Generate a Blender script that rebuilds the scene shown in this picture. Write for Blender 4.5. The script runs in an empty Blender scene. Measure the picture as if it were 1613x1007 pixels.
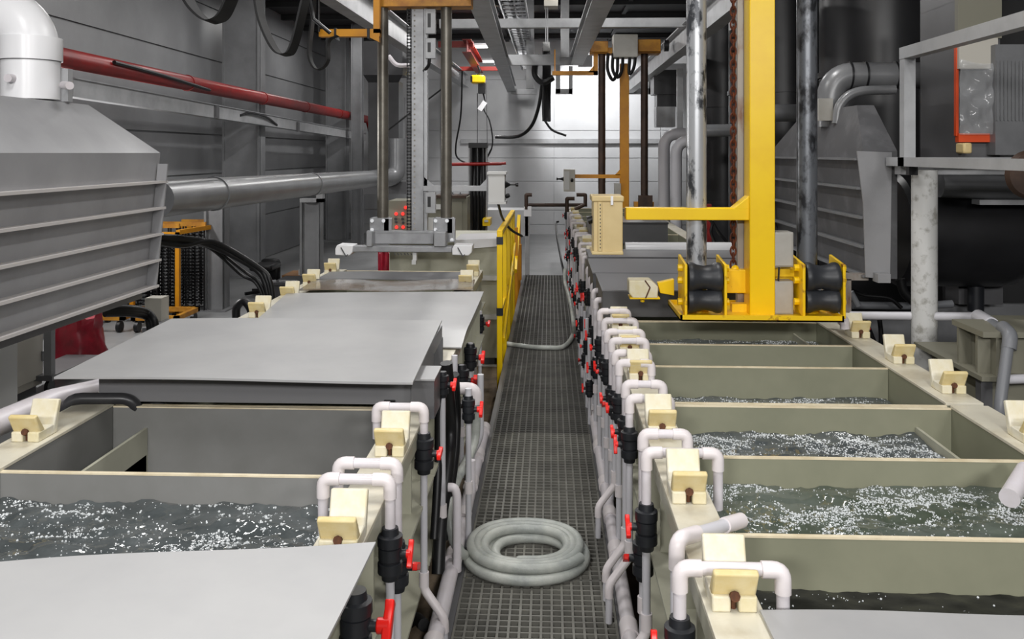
import bpy, math, random
from mathutils import Vector, Matrix, noise
random.seed(7)
C = bpy.context.scene.collection
sc = bpy.context.scene
# ---------------------------------------------------------------- camera, world, lights, exposure
F, HZ, YAW, H = 1400.0, 241.0, math.atan(59.5/1400.0), 1.67
SA, CA = math.sin(YAW), math.cos(YAW)
cam_d = bpy.data.cameras.new('camera'); cam = bpy.data.objects.new('camera', cam_d); C.objects.link(cam)
cam.location = (0, 0, H); cam.rotation_euler = (math.pi/2, 0, YAW)
cam_d.sensor_width = 36; cam_d.lens = F*36/1613; cam_d.shift_y = -(503.5-HZ)/1613; cam_d.clip_start = .05
sc.camera = cam
sc.view_settings.view_transform = 'Standard'; sc.view_settings.look = 'None'
sc.view_settings.gamma = 1; sc.view_settings.use_curve_mapping = False
sc.view_settings.exposure = 0.22
w = bpy.data.worlds.new('world'); sc.world = w; w.use_nodes = True
w.node_tree.nodes['Background'].inputs[0].default_value = (.9, .95, 1, 1)
w.node_tree.nodes['Background'].inputs[1].default_value = .07
def area(name, loc, sx, sy, power, rot=(0, 0, 0), col=(1, .985, .97)):
    l = bpy.data.lights.new(name, 'AREA'); l.shape = 'RECTANGLE'; l.size = sx; l.size_y = sy; l.energy = power; l.color = col
    o = bpy.data.objects.new(name, l); C.objects.link(o); o.location = loc; o.rotation_euler = rot; return o
LAMPS = [(-1.25, 1.0, 62), (1.0, 1.2, 40), (-1.25, 4.6, 42), (.9, 5.0, 46), (-1.2, 8.6, 36), (.6, 9.4, 34), (-1.1, 12.4, 70), (-.9, 17.2, 110), (1.5, 15.5, 60)]
for i, (lx, ly, lp) in enumerate(LAMPS):
    area('lamp_light', (lx, ly, 4.22), .25, 1.3, lp)
for (lx, ly, lp) in [(-3.6, 12, 24), (-3.4, 8.5, 20), (-4.0, 17, 22)]:
    area('lamp_light', (lx, ly, 4.22), .25, 1.3, lp)
FILL = [(-1.5, -3.2, 3.0, 120), (.9, -3.2, 3.0, 110), (2.7, -2.0, 3.2, 60)]           # unseen fill lights added behind the camera, tilted into the room
for (lx, ly, lz, lp) in FILL: area('flood_or_fill_beam', (lx, ly, lz), .9, .35, lp, rot=(math.radians(62), 0, 0))
area('low_fill_light', (-5.05, 8.4, 1.95), .12, 1.3, 55, rot=(0, math.radians(-62), 0))  # unseen light added low on the left to brighten floor and racks
sp = bpy.data.lights.new('flood_or_fill_beam', 'SPOT'); sp.energy = 330; sp.spot_size = math.radians(80); sp.spot_blend = .35; sp.shadow_soft_size = .08
spo = bpy.data.objects.new('flood_or_fill_beam', sp); C.objects.link(spo); spo.location = (.75, 19.1, 3.62)
spo.rotation_euler = (Vector((1.15, 21, 2.75))-Vector(spo.location)).to_track_quat('-Z', 'Y').to_euler()

# ---------------------------------------------------------------- helpers
def P(px, py, Y):
    u = (px-806.5)/F; d = Y/(CA+u*SA)
    return Vector((d*(-SA+u*CA), Y, H+(HZ-py)/F*d))
def G(px, py, z):
    u = (px-806.5)/F; d = F*(H-z)/(py-HZ)
    return Vector((d*(-SA+u*CA), d*(CA+u*SA), z))
def X(px, Y): return P(px, 0, Y).x
def Z(px, py, Y): return P(px, py, Y).z
def lin(c): return tuple(((v/255)/12.92 if v/255 <= .04045 else ((v/255+.055)/1.055)**2.4) for v in c)+(1,)
def mat(name, col, rough=.5, metal=0, col2=None, scale=4, lo=.4, hi=.65, bump=0, bscale=40, emit=None, trans=0, ior=1.45, stretch=None, alpha=1):
    m = bpy.data.materials.new(name); m.use_nodes = True; nt = m.node_tree; b = nt.nodes['Principled BSDF']
    b.inputs['Base Color'].default_value = lin(col); b.inputs['Roughness'].default_value = rough; b.inputs['Metallic'].default_value = metal
    b.inputs['Transmission Weight'].default_value = trans; b.inputs['IOR'].default_value = ior; b.inputs['Alpha'].default_value = alpha
    tc = nt.nodes.new('ShaderNodeTexCoord'); src = tc.outputs['Object']
    if stretch:
        mp = nt.nodes.new('ShaderNodeMapping'); mp.inputs['Scale'].default_value = stretch; nt.links.new(src, mp.inputs['Vector']); src = mp.outputs['Vector']
    if col2:
        n = nt.nodes.new('ShaderNodeTexNoise'); n.inputs['Scale'].default_value = scale; n.inputs['Detail'].default_value = 6; n.inputs['Roughness'].default_value = .62
        nt.links.new(src, n.inputs['Vector'])
        r = nt.nodes.new('ShaderNodeValToRGB'); r.color_ramp.elements[0].position = lo; r.color_ramp.elements[1].position = hi
        r.color_ramp.elements[0].color = lin(col); r.color_ramp.elements[1].color = lin(col2)
        nt.links.new(n.outputs['Fac'], r.inputs['Fac']); nt.links.new(r.outputs['Color'], b.inputs['Base Color'])
    if bump:
        n2 = nt.nodes.new('ShaderNodeTexNoise'); n2.inputs['Scale'].default_value = bscale; n2.inputs['Detail'].default_value = 4
        nt.links.new(src, n2.inputs['Vector'])
        bp = nt.nodes.new('ShaderNodeBump'); bp.inputs['Strength'].default_value = bump; bp.inputs['Distance'].default_value = .01
        nt.links.new(n2.outputs['Fac'], bp.inputs['Height']); nt.links.new(bp.outputs['Normal'], b.inputs['Normal'])
    if emit:
        b.inputs['Emission Color'].default_value = lin(col); b.inputs['Emission Strength'].default_value = emit
    return m
M = dict(
 wall=mat('wall_panel', (122, 123, 125), .36, 0, (134, 135, 137), 1.2), wallb=mat('back_wall_panel', (190, 191, 193), .5, 0, (182, 183, 185), 1.5),
 walld=mat('dark_wall', (62, 62, 63), .6), floor=mat('floor_paint', (150, 151, 152), .35, 0, (134, 135, 136), 1.8, bump=.05),
 ceil=mat('ceiling_sheet', (34, 34, 35), .7), column=mat('column_paint', (128, 129, 131), .5, 0, (116, 117, 119), 3),
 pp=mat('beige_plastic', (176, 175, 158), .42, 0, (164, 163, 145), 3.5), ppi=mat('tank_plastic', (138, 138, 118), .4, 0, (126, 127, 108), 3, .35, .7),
 ppe=mat('cut_edge_plastic', (226, 214, 186), .5, 0, (205, 190, 158), 9), ppg=mat('grey_tank_plastic', (130, 130, 128), .42, 0, (121, 121, 118), 2.5),
 lid=mat('grey_sheet', (166, 166, 166), .36, 0, (156, 156, 157), 2.2, bump=.04, bscale=3), lidl=mat('pale_sheet', (178, 178, 178), .42, 0, (168, 168, 169), 1.6, bump=.1, bscale=2.5),
 dark=mat('dark_grey_sheet', (92, 92, 94), .4, 0, (84, 84, 86), 3), wet=mat('wet_brown_sheet', (120, 106, 92), .14, 0, (150, 148, 145), 3.2, .42, .6, bump=.15, bscale=6),
 pvc=mat('white_pipe', (214, 209, 214), .34, 0, (204, 198, 200), 7), pvcg=mat('grey_white_pipe', (198, 197, 202), .38), fit=mat('pipe_fitting', (220, 213, 214), .36),
 pvcd=mat('grey_pipe', (112, 114, 118), .4), valve=mat('black_valve', (34, 36, 40), .42), red=mat('red_handle', (226, 32, 24), .32),
 nylon=mat('white_nylon', (226, 221, 204), .42, 0, (214, 203, 164), 9, .4, .66), nyly=mat('yellowed_nylon', (214, 194, 138), .42, 0, (222, 208, 166), 12), rust=mat('rust', (98, 58, 34), .8, 0, (60, 38, 26), 30),
 yel=mat('yellow_paint', (243, 202, 6), .34, 0, (236, 192, 8), 4, .45, .7), yelw=mat('worn_yellow_paint', (244, 200, 14), .4, 0, (150, 96, 24), 14, .58, .68),
 rimm=mat('pale_rim_plastic', (212, 207, 190), .45, 0, (190, 180, 156), 6, .45, .7), darkl=mat('dark_cover_top', (118, 118, 120), .4), strap=mat('flat_belt', (26, 26, 27), .75),
 ora=mat('orange_yellow_paint', (206, 140, 14), .45, 0, (190, 124, 18), 4), oraw=mat('dull_orange_paint', (196, 138, 40), .5, 0, (160, 104, 34), 8),
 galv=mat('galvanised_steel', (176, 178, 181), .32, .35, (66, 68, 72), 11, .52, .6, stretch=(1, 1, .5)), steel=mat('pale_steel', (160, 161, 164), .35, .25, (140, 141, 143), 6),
 tube=mat('brown_steel_tube', (112, 108, 100), .34, .45, (92, 88, 80), 5), brown=mat('rusty_brown_tube', (70, 52, 42), .5, .2, (52, 40, 34), 7),
 rail=mat('rail_paint', (168, 169, 171), .42, .1, (150, 151, 153), 4), stain=mat('stained_steel', (150, 144, 138), .4, .3, (112, 74, 48), 10, .5, .64, stretch=(1, 1, .3)),
 hood=mat('grey_hood_plastic', (142, 142, 144), .36, 0, (130, 130, 132), 2.4, bump=.03, bscale=5), hoodd=mat('dusty_hood_plastic', (82, 82, 84), .45, 0, (104, 104, 106), 5, .5, .7),
 rib=mat('hood_rib', (176, 172, 170), .4), duct=mat('grey_duct', (120, 121, 123), .3, .1, (108, 109, 111), 4), black=mat('dark_plastic', (38, 38, 40), .35, 0, (30, 30, 32), 2),
 blk2=mat('charcoal_plastic', (54, 54, 56), .34, 0, (44, 44, 46), 2), rubber=mat('black_rubber', (20, 20, 22), .42), roll=mat('roller_rubber', (40, 42, 46), .42, 0, (52, 54, 58), 6),
 redp=mat('red_pipe_paint', (138, 16, 14), .4, 0, (116, 14, 12), 6), redb=mat('red_beam_paint', (140, 38, 30), .5), chain=mat('rusty_chain', (74, 40, 30), .6, .4, (120, 62, 34), 30), chainb=mat('dark_chain', (26, 26, 27), .45, .5),
 box=mat('grey_box_paint', (172, 170, 164), .45, 0, (160, 156, 148), 5), cream=mat('cream_box_paint', (214, 192, 140), .45, 0, (204, 180, 128), 4), pbox=mat('pale_box_plastic', (200, 200, 198), .4),
 white=mat('white_plastic', (236, 236, 238), .3), bag=mat('red_bag_plastic', (150, 22, 44), .32, 0, (118, 16, 34), 8), cab=mat('cabinet_paint', (186, 182, 172), .45), olive=mat('olive_cabinet_paint', (122, 120, 106), .5),
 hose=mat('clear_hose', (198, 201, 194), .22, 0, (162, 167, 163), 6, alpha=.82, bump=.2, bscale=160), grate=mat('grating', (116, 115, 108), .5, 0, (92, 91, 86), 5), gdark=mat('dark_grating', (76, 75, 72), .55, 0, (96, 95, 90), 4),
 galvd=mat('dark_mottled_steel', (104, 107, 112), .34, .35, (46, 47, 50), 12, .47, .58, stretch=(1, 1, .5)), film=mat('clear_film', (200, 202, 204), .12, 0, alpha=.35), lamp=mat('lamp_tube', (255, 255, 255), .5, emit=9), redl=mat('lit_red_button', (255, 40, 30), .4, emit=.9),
 water=mat('rinse_water', (66, 71, 72), .06, 0, (92, 97, 98), 4, bump=.5, bscale=9), waterg=mat('green_rinse_water', (70, 78, 66), .06, 0, (94, 101, 94), 3, bump=.5, bscale=9), waterk=mat('black_bath_liquid', (12, 13, 14), .05, bump=.4, bscale=9),
 bub=mat('bubble_foam', (206, 210, 212), .1), concr=mat('stained_concrete', (120, 104, 84), .7, 0, (74, 62, 50), 3, bump=.3), wood=mat('wood_board', (140, 100, 62), .5), orl=mat('orange_trim', (212, 74, 24), .5), film2=mat('roll_film', (224, 224, 226), .25))

class MB:
    def __init__(s): s.v = []; s.f = []
    def add(s, vs, fs):
        n = len(s.v); s.v += [Vector(a) for a in vs]; s.f += [tuple(i+n for i in q) for q in fs]; return s
    def box(s, x0, x1, y0, y1, z0, z1):
        x0, x1 = min(x0, x1), max(x0, x1); y0, y1 = min(y0, y1), max(y0, y1); z0, z1 = min(z0, z1), max(z0, z1)
        return s.add([(x0, y0, z0), (x1, y0, z0), (x1, y1, z0), (x0, y1, z0), (x0, y0, z1), (x1, y0, z1), (x1, y1, z1), (x0, y1, z1)],
                     [(3, 2, 1, 0), (4, 5, 6, 7), (0, 1, 5, 4), (1, 2, 6, 5), (2, 3, 7, 6), (3, 0, 4, 7)])
    def pbox(s, px0, py0, px1, py1, Y0, Y1):
        a = P(px0, py0, Y0); b = P(px1, py1, Y0); return s.box(a.x, b.x, Y0, Y1, a.z, b.z)
    def obox(s, c, size, R=None):
        n = len(s.v); s.box(-size[0]/2, size[0]/2, -size[1]/2, size[1]/2, -size[2]/2, size[2]/2)
        R = R or Matrix(); c = Vector(c)
        for i in range(n, len(s.v)): s.v[i] = R @ s.v[i]+c
        return s
    def bar(s, p, q, wd, ht, up=(0, 0, 1)):
        p, q = Vector(p), Vector(q); t = (q-p).normalized(); up = Vector(up)
        if abs(t.dot(up)) > .98: up = Vector((0, 1, 0))
        r = t.cross(up).normalized(); u = r.cross(t)
        vs = [e+r*a*wd/2+u*b*ht/2 for e in (p, q) for a, b in ((-1, -1), (1, -1), (1, 1), (-1, 1))]
        return s.add(vs, [(0, 1, 2, 3), (7, 6, 5, 4), (0, 4, 5, 1), (1, 5, 6, 2), (2, 6, 7, 3), (3, 7, 4, 0)])
    def ibeam(s, p, q, wd, ht, t=.014):
        p, q = Vector(p), Vector(q); k = Vector((0, 0, ht/2-t/2))
        s.bar(p+k, q+k, wd, t); s.bar(p-k, q-k, wd, t); return s.bar(p, q, t, ht-2*t)
    def tube(s, path, r, n=12, closed=False, cap=True):
        path = [Vector(p) for p in path]; L = len(path); rs = r if isinstance(r, (list, tuple)) else [r]*L
        rings = []; prev = None
        for i, p in enumerate(path):
            a = path[i-1] if (i > 0 or closed) else path[0]; b = path[(i+1) % L] if (i < L-1 or closed) else path[-1]
            t = (b-a)
            if t.length < 1e-9: t = Vector((0, 0, 1))
            t.normalize()
            if prev is None:
                u = Vector((0, 0, 1)) if abs(t.z) < .9 else Vector((0, 1, 0)); prev = (u-t*u.dot(t)).normalized()
            else:
                prev = (prev-t*prev.dot(t))
                prev = prev.normalized() if prev.length > 1e-6 else t.orthogonal().normalized()
            q = t.cross(prev); rings.append([p+(prev*math.cos(2*math.pi*k/n)+q*math.sin(2*math.pi*k/n))*rs[i] for k in range(n)])
        vs = [v for rg in rings for v in rg]; fs = []
        for i in range(L if closed else L-1):
            j = (i+1) % L
            for k in range(n): fs.append((i*n+k, i*n+(k+1) % n, j*n+(k+1) % n, j*n+k))
        if cap and not closed: fs += [tuple(range(n-1, -1, -1)), tuple((L-1)*n+k for k in range(n))]
        return s.add(vs, fs)
    def cyl(s, p, q, r, n=16): return s.tube([p, q], r, n)
    def lathe(s, base, axis, prof, n=16):
        base = Vector(base); axis = Vector(axis).normalized(); return s.tube([base+axis*(h+1e-5*i) for i, (r, h) in enumerate(prof)], [max(r, 1e-4) for r, h in prof], n)
    def prism(s, pts, vec):
        pts = [Vector(p) for p in pts]; vec = Vector(vec); n = len(pts)
        return s.add(pts+[p+vec for p in pts], [tuple(range(n-1, -1, -1)), tuple(range(n, 2*n))]+[(i, (i+1) % n, (i+1) % n+n, i+n) for i in range(n)])
    def ball(s, c, r, n=8, m=6, sq=1):
        return s.tube([Vector(c)+Vector((0, 0, -r*math.cos(math.pi*i/m)*sq)) for i in range(m+1)], [max(r*math.sin(math.pi*i/m), 1e-4) for i in range(m+1)], n)
    def build(s, name, m, parent=None, bevel=0, smooth=True, label=None):
        me = bpy.data.meshes.new(name); o = bpy.data.objects.new(name, me); C.objects.link(o)
        if parent is not None:
            off = Vector(parent['_o']); o.parent = parent
        else:
            xs = [v.x for v in s.v]; ys = [v.y for v in s.v]; zs = [v.z for v in s.v]
            off = Vector(((min(xs)+max(xs))/2, (min(ys)+max(ys))/2, min(zs))); o.location = off
        me.from_pydata([tuple(v-off) for v in s.v], [], s.f); me.validate(); me.update()
        o['_o'] = tuple(off); me.materials.append(M[m] if isinstance(m, str) else m)
        if smooth:
            me.polygons.foreach_set('use_smooth', [True]*len(me.polygons)); me.set_sharp_from_angle(angle=math.radians(38))
        if bevel:
            b = o.modifiers.new('bevel', 'BEVEL'); b.width = bevel; b.segments = 2; b.limit_method = 'ANGLE'; b.angle_limit = math.radians(40)
        if label: o['label'] = label
        return o
def tag(o, label, cat, group=None, kind=None):
    o['label'] = label; o['category'] = cat
    if group: o['group'] = group
    if kind: o['kind'] = kind
    return o
def thing(name, label, cat, loc, group=None):
    o = bpy.data.objects.new(name, None); C.objects.link(o); o.empty_display_size = .1
    o.location = loc; o['_o'] = tuple(loc); return tag(o, label, cat, group)
def struct(o): o['kind'] = 'structure'; return o
def dup(root, delta, label=None):
    def cp(o, par):
        c = o.copy(); C.objects.link(c); c.parent = par
        for ch in o.children: cp(ch, c)
        return c
    r = cp(root, None); r.location = Vector(root.location)+Vector(delta)
    if label: r['label'] = label
    return r
def rnd(path, r=.05, n=5):
    path = [Vector(p) for p in path]; out = [path[0]]
    for a, b, c in zip(path, path[1:], path[2:]):
        k = min(r, (a-b).length*.49, (c-b).length*.49); p = b+(a-b).normalized()*k; q = b+(c-b).normalized()*k
        for i in range(n+1):
            t = i/n; out.append(p*(1-t)**2+b*2*t*(1-t)+q*t*t)
    return out+[path[-1]]
def spline(pts, n=8):
    pts = [Vector(p) for p in pts]; pts = [pts[0]*2-pts[1]]+pts+[pts[-1]*2-pts[-2]]; out = []
    for i in range(1, len(pts)-2):
        p0, p1, p2, p3 = pts[i-1:i+3]
        for k in range(n):
            t = k/n; out.append(.5*((2*p1)+(p2-p0)*t+(2*p0-5*p1+4*p2-p3)*t*t+(3*p1-p0-3*p2+p3)*t**3))
    return out+[pts[-2]]
ORD = ['first', 'second', 'third', 'fourth', 'fifth', 'sixth', 'seventh', 'eighth', 'ninth', 'tenth', 'eleventh', 'twelfth', 'thirteenth', 'fourteenth', 'fifteenth', 'sixteenth', 'seventeenth', 'eighteenth', 'nineteenth', 'twentieth', 'twenty-first', 'twenty-second', 'twenty-third', 'twenty-fourth']
FL = -.25
# ---------------------------------------------------------------- the setting
WL, WR, WB = -5.2, 4.6, 21.0
struct(MB().box(WL-.3, WR+.3, -1, WB+.3, FL-.1, FL).build('floor', 'floor'))
b = MB()
zs = [FL, .55, 1.35, 1.95, 2.3, 2.75, 3.1, 3.9, 5.0]
for a, c in zip(zs, zs[1:]):
    b.box(WL-.2, WL, -1, WB, a+.012, c-.012); b.box(WL-.2, WL-.03, -1, WB, a-.012, a+.012)
struct(b.build('wall_left', 'wall'))
b = MB()
zs = [FL, -.02, .32, 1.0, 1.55, 2.2, 3.4, 5.0]; xs = [WL-.2, -2.6, .1, 2.6, WR+.2]
for a, c in zip(zs, zs[1:]):
    for p, q in zip(xs, xs[1:]): b.box(p+.006, q-.006, WB, WB+.2, a+.008, c-.008)
b.box(WL-.2, WR+.2, WB+.02, WB+.2, FL, 5)
struct(b.build('wall_back', 'wallb'))
struct(MB().box(-2.4, 3.6, WB-.03, WB, FL, FL+.1).build('baseboard_back', 'wallb'))
struct(MB().box(-2.1, 2.6, WB-.1, WB, Z(800, 226, WB), Z(800, 219, WB)).build('trim_1', 'rail'))
struct(MB().box(WR, WR+.2, -1, WB, FL, 5).build('wall_right', 'walld'))
b = MB().box(WL, WR, -1, WB, 4.35, 4.45)
for i in range(14): b.box(WL, WR, .5+i*1.5, .62+i*1.5, 4.25, 4.35)
for x in (-3.4, -1.0, 1.4, 3.4): b.box(x-.04, x+.04, -1, WB, 4.3, 4.35)
struct(b.build('ceiling', 'ceil'))
struct(MB().box(-2.2, 2.2, .3, 12.2, FL, FL+.015).build('trim_2', 'concr'))

# columns along the left
def column(px0, px1, Y, dep, m, label, grp=None, pyt=None):
    x0, x1 = X(px0, Y), X(px1, Y); zt = 4.35 if pyt is None else Z(px0, pyt, Y); wv = x1-x0
    t = thing('steel_column', label, 'column', ((x0+x1)/2, Y, FL))
    b = MB().box(x0, x0+.03, Y, Y+dep, FL, zt).box(x1-.03, x1, Y, Y+dep, FL, zt).box(x0, x1, Y+.04, Y+.06, FL, zt)
    b.build('column_shaft', m, t); MB().box(x0-.06, x1+.06, Y-.06, Y+dep+.06, FL, FL+.02).build('base_plate', m, t); return t
column(350, 408, 13.4, .3, 'column', 'wide grey steel wall column left of the hanging cable loops')
column(513, 545, 19.2, .3, 'column', 'far grey steel wall column behind the end of the red pipe')
column(321, 350, 10.6, .25, 'column', 'grey column beside the black plating racks, under the grey duct', pyt=322)
column(472, 502, 11.6, .25, 'column', 'pale grey post carrying the bracket of the grey duct', pyt=318)
column(553, 570, 18.2, .2, 'column', 'slim pale column behind the dark vertical duct')

# ---------------------------------------------------------------- walkway
bounds = [1.2, 2.55, 3.48, 4.40, 5.3, 6.2, 7.1, 8.0, 8.9, 9.7, 10.5, 11.3, 12.15]
GX0, GX1 = -.335, .235
for i, (a, c) in enumerate(zip(bounds, bounds[1:])):
    b = MB(); n = 15; st = (GX1-GX0)/n
    for k in range(n+1):
        x = GX0+k*st; b.box(x-.0045, x+.0045, a+.003, c-.003, -.028, .0008)
    m = int((c-a-.006)/.038); sy = (c-a-.006)/m
    for k in range(m+1):
        y = a+.003+k*sy; b.box(GX0, GX1, max(a+.003, y-.004), min(c-.003, y+.004), -.026, 0)
    where = 'nearest to the camera' if i == 0 else 'under the coiled hose' if i == 2 else 'farthest along the aisle' if i == len(bounds)-2 else ORD[i]+' from the camera along the aisle'
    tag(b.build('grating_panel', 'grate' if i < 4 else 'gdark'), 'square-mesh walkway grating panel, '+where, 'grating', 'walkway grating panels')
for sx, nm in ((GX0-.02, 'left'), (GX1+.02, 'right')):
    t = tag(MB().box(sx-.014, sx+.014, 1.2, 12.15, -.1, -.001).build('walkway_beam', 'dark'), 'dark edge beam along the %s side of the walkway grating' % nm, 'beam')

# ---------------------------------------------------------------- tanks
RX0, RX1, LX0, LX1 = .445, 1.52, -1.67, -.575
RZ = .70
def gussets(b, xa, xb, ys, z0, z1):
    for y in ys: b.prism([(xa, y, z0), (xb, y, z0), (xb, y, z1), (xa, y, z1)], (0, .012, 0))
def tank(name, label, x0, x1, ys, side, zb=FL, m='ppi', parts_from=0, mo='pp', weirs=()):
    """x0..x1 inner width; ys partition positions incl. both ends; side=+1 aisle on the left (right lane)"""
    t = thing(name, label, 'tank', ((x0+x1)/2, (ys[0]+ys[-1])/2, zb))
    Y0, Y1 = ys[0], ys[-1]; a, o = (x0, x1) if side > 0 else (x1, x0); s = -side
    for xx, q in ((a, s), (o, -s)):
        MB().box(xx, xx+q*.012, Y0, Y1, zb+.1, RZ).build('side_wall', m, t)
        wd = .118 if xx == a else .14
        MB().box(xx-q*.002, xx+q*wd, Y0, Y1, RZ, RZ+.012).build('rim', 'rimm', t, .002)
        b = MB().box(xx+q*(wd-.008), xx+q*wd, Y0, Y1, RZ-.05, RZ)
        b.box(xx+q*.012, xx+q*(wd+.02), Y0, Y1, .44, .452)
        n = max(2, int((Y1-Y0)/.3)); gussets(b, xx+q*.012, xx+q*(wd-.01), [Y0+.02+(Y1-Y0-.06)*i/n for i in range(n+1)], .452, RZ)
        b.box(xx+q*.012, xx+q*(wd+.0), Y0, Y1, .1, .112)
        b.build('stiffener', mo, t)
    for i, y in enumerate(ys):
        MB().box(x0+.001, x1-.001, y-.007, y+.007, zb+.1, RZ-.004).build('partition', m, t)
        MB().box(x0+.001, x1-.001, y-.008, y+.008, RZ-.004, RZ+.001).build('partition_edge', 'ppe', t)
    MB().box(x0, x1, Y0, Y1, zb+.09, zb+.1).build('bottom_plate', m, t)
    for xx in (x0+.08, x1-.08):
        for y in (Y0+.15, Y1-.15): MB().box(xx-.05, xx+.05, y-.05, y+.05, zb, zb+.09).build('foot', 'dark', t)
    for (ya, yb, zt) in weirs:
        xw = o+s*.13; MB().box(xw-.006, xw+.006, ya+.009, yb-.009, .3, zt).build('weir_plate', mo, t)
    return t
RY = [1.36, 2.28, 2.865, 3.44, 3.475, 4.07, 4.54, 5.14]
tank('plating_tank', 'beige rinse tank with bubbling water at the front of the right lane', RX0, RX1, [1.36, 2.28, 2.865, 3.44], 1, weirs=[(2.28, 2.865, .60), (2.865, 3.44, .63)])
tank('plating_tank', 'beige rinse tank under the yellow drip tray in the right lane', RX0, RX1, [3.475, 4.07, 4.54, 5.14], 1, weirs=[(4.54, 5.14, .64)])
tank('plating_tank', 'grey plating tank under the pale curved sheet at the front of the left lane', LX0, LX1, [1.36, 2.64, 3.34], -1, m='ppg', weirs=[(2.64, 3.34, .62), (2.645, 3.33, .52)])
tank('plating_tank', 'left lane tank hidden under the raised flat grey sheet', LX0, LX1, [3.36, 4.4], -1)
tank('plating_tank', 'left lane tank under the sheet with the turned-down corner', LX0, LX1, [4.42, 5.3, 5.95], -1)
tank('plating_tank', 'left lane tank under the wet brown sheet', LX0, -.665, [5.97, 7.25], -1)
tank('plating_tank', 'right lane tank under the three dark grey covers', RX0, RX1, [5.16, 6.0, 6.95, 7.6], 1)
tank('plating_tank', 'right lane tank behind the white roll, toward the far lifter', RX0, RX1, [7.62, 8.6, 9.6, 10.6], 1)
tank('plating_tank', 'farthest right lane tank under the far orange lifter', RX0, RX1, [10.62, 11.6, 12.6, 13.6, 14.6, 15.6], 1)

# liquids and foam
def pool(x0, x1, ya, yb, z, m, label, nb, blab, seed, amp=.012, rmin=.0009, rmax=.0034, thr=.05):
    b = MB(); nx, ny = 90, max(20, int((yb-ya)*75)); vs = []; fs = []
    hfun = lambda x, y: amp*(noise.noise(Vector((x*7+seed, y*11, 0)))+.5*noise.noise(Vector((x*19+seed, y*26, 3)))+.3*noise.noise(Vector((x*45, y*60+seed, 5))))
    for j in range(ny+1):
        for i in range(nx+1):
            x = x0+(x1-x0)*i/nx; y = ya+(yb-ya)*j/ny; vs.append((x, y, z+hfun(x, y)))
    for j in range(ny):
        for i in range(nx): q = j*(nx+1)+i; fs.append((q, q+1, q+nx+2, q+nx+1))
    o = b.add(vs, fs).build('tank_liquid', m); tag(o, label, 'liquid', kind='stuff')
    rng = random.Random(seed); b = MB(); cnt = 0; tries = 0
    while cnt < nb and tries < nb*40:
        tries += 1; x = rng.uniform(x0+.01, x1-.01); y = rng.uniform(ya+.01, yb-.01)
        d = noise.noise(Vector((x*3.1+seed, y*5+2, 1)))+.7*noise.noise(Vector((x*9+seed, y*14, 4)))+.6*noise.noise(Vector((x*30, y*45+seed, 6)))
        if d < thr+.1*rng.random() and rng.random() > .05: continue
        r = rmin+(rmax-rmin)*rng.random()**3.2; b.add(*ico(Vector((x, y, z+hfun(x, y)+r*.25)), r)); cnt += 1
    o = b.build('foam_bubbles', 'bub'); tag(o, blab, 'bubbles', kind='stuff')
IV = []
_t = (1+5**.5)/2
for p in [(-1, _t, 0), (1, _t, 0), (-1, -_t, 0), (1, -_t, 0), (0, -1, _t), (0, 1, _t), (0, -1, -_t), (0, 1, -_t), (_t, 0, -1), (_t, 0, 1), (-_t, 0, -1), (-_t, 0, 1)]: IV.append(Vector(p).normalized())
IF = [(0, 11, 5), (0, 5, 1), (0, 1, 7), (0, 7, 10), (0, 10, 11), (1, 5, 9), (5, 11, 4), (11, 10, 2), (10, 7, 6), (7, 1, 8), (3, 9, 4), (3, 4, 2), (3, 2, 6), (3, 6, 8), (3, 8, 9), (4, 9, 5), (2, 4, 11), (6, 2, 10), (8, 6, 7), (9, 8, 1)]
def ico(c, r): return [c+v*r for v in IV], IF
e = .012
pool(RX0+e, RX1-e, 1.37, 2.27, .565, 'waterk', 'black bath liquid in the nearest right cell', 900, 'sparse bubbles on the black bath at bottom right', 11, .008, thr=.25)
pool(RX0+e, RX1-e, 2.29, 2.855, .615, 'waterg', 'green-grey rinse water boiling in the second right cell', 11000, 'dense bubbles across the second right cell, behind the black bath', 23, .016, thr=.02)
pool(RX0+e, RX1-.14, 2.875, 3.43, .60, 'water', 'grey rinse water welling up beside the weir plate', 11000, 'foam welling up beside the weir plate in the third right cell', 37, .018, thr=-.1)
pool(RX0+e, RX1-e, 3.485, 4.06, .565, 'water', 'rinse water in the fourth right cell, behind the double partition', 4500, 'bubble line in the fourth right cell, behind the double partition', 41, thr=0)
pool(RX0+e, RX1-e, 4.08, 4.53, .575, 'water', 'rinse water in the fifth right cell, in front of the drip tray', 4500, 'bubble line in the fifth right cell, in front of the drip tray', 43, thr=0)
pool(RX0+e, RX1-e, 4.55, 5.13, .60, 'water', 'rinse water in the cell right under the yellow drip tray', 4500, 'bubble line in the cell under the yellow drip tray', 47, thr=0)
pool(LX0+e, LX1-e, 1.37, 2.63, .615, 'water', 'grey bubbling water in the front left cell', 12000, 'white bubble patches on the water of the front left cell', 59, .016, .0012, .0042, thr=.12)

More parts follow.
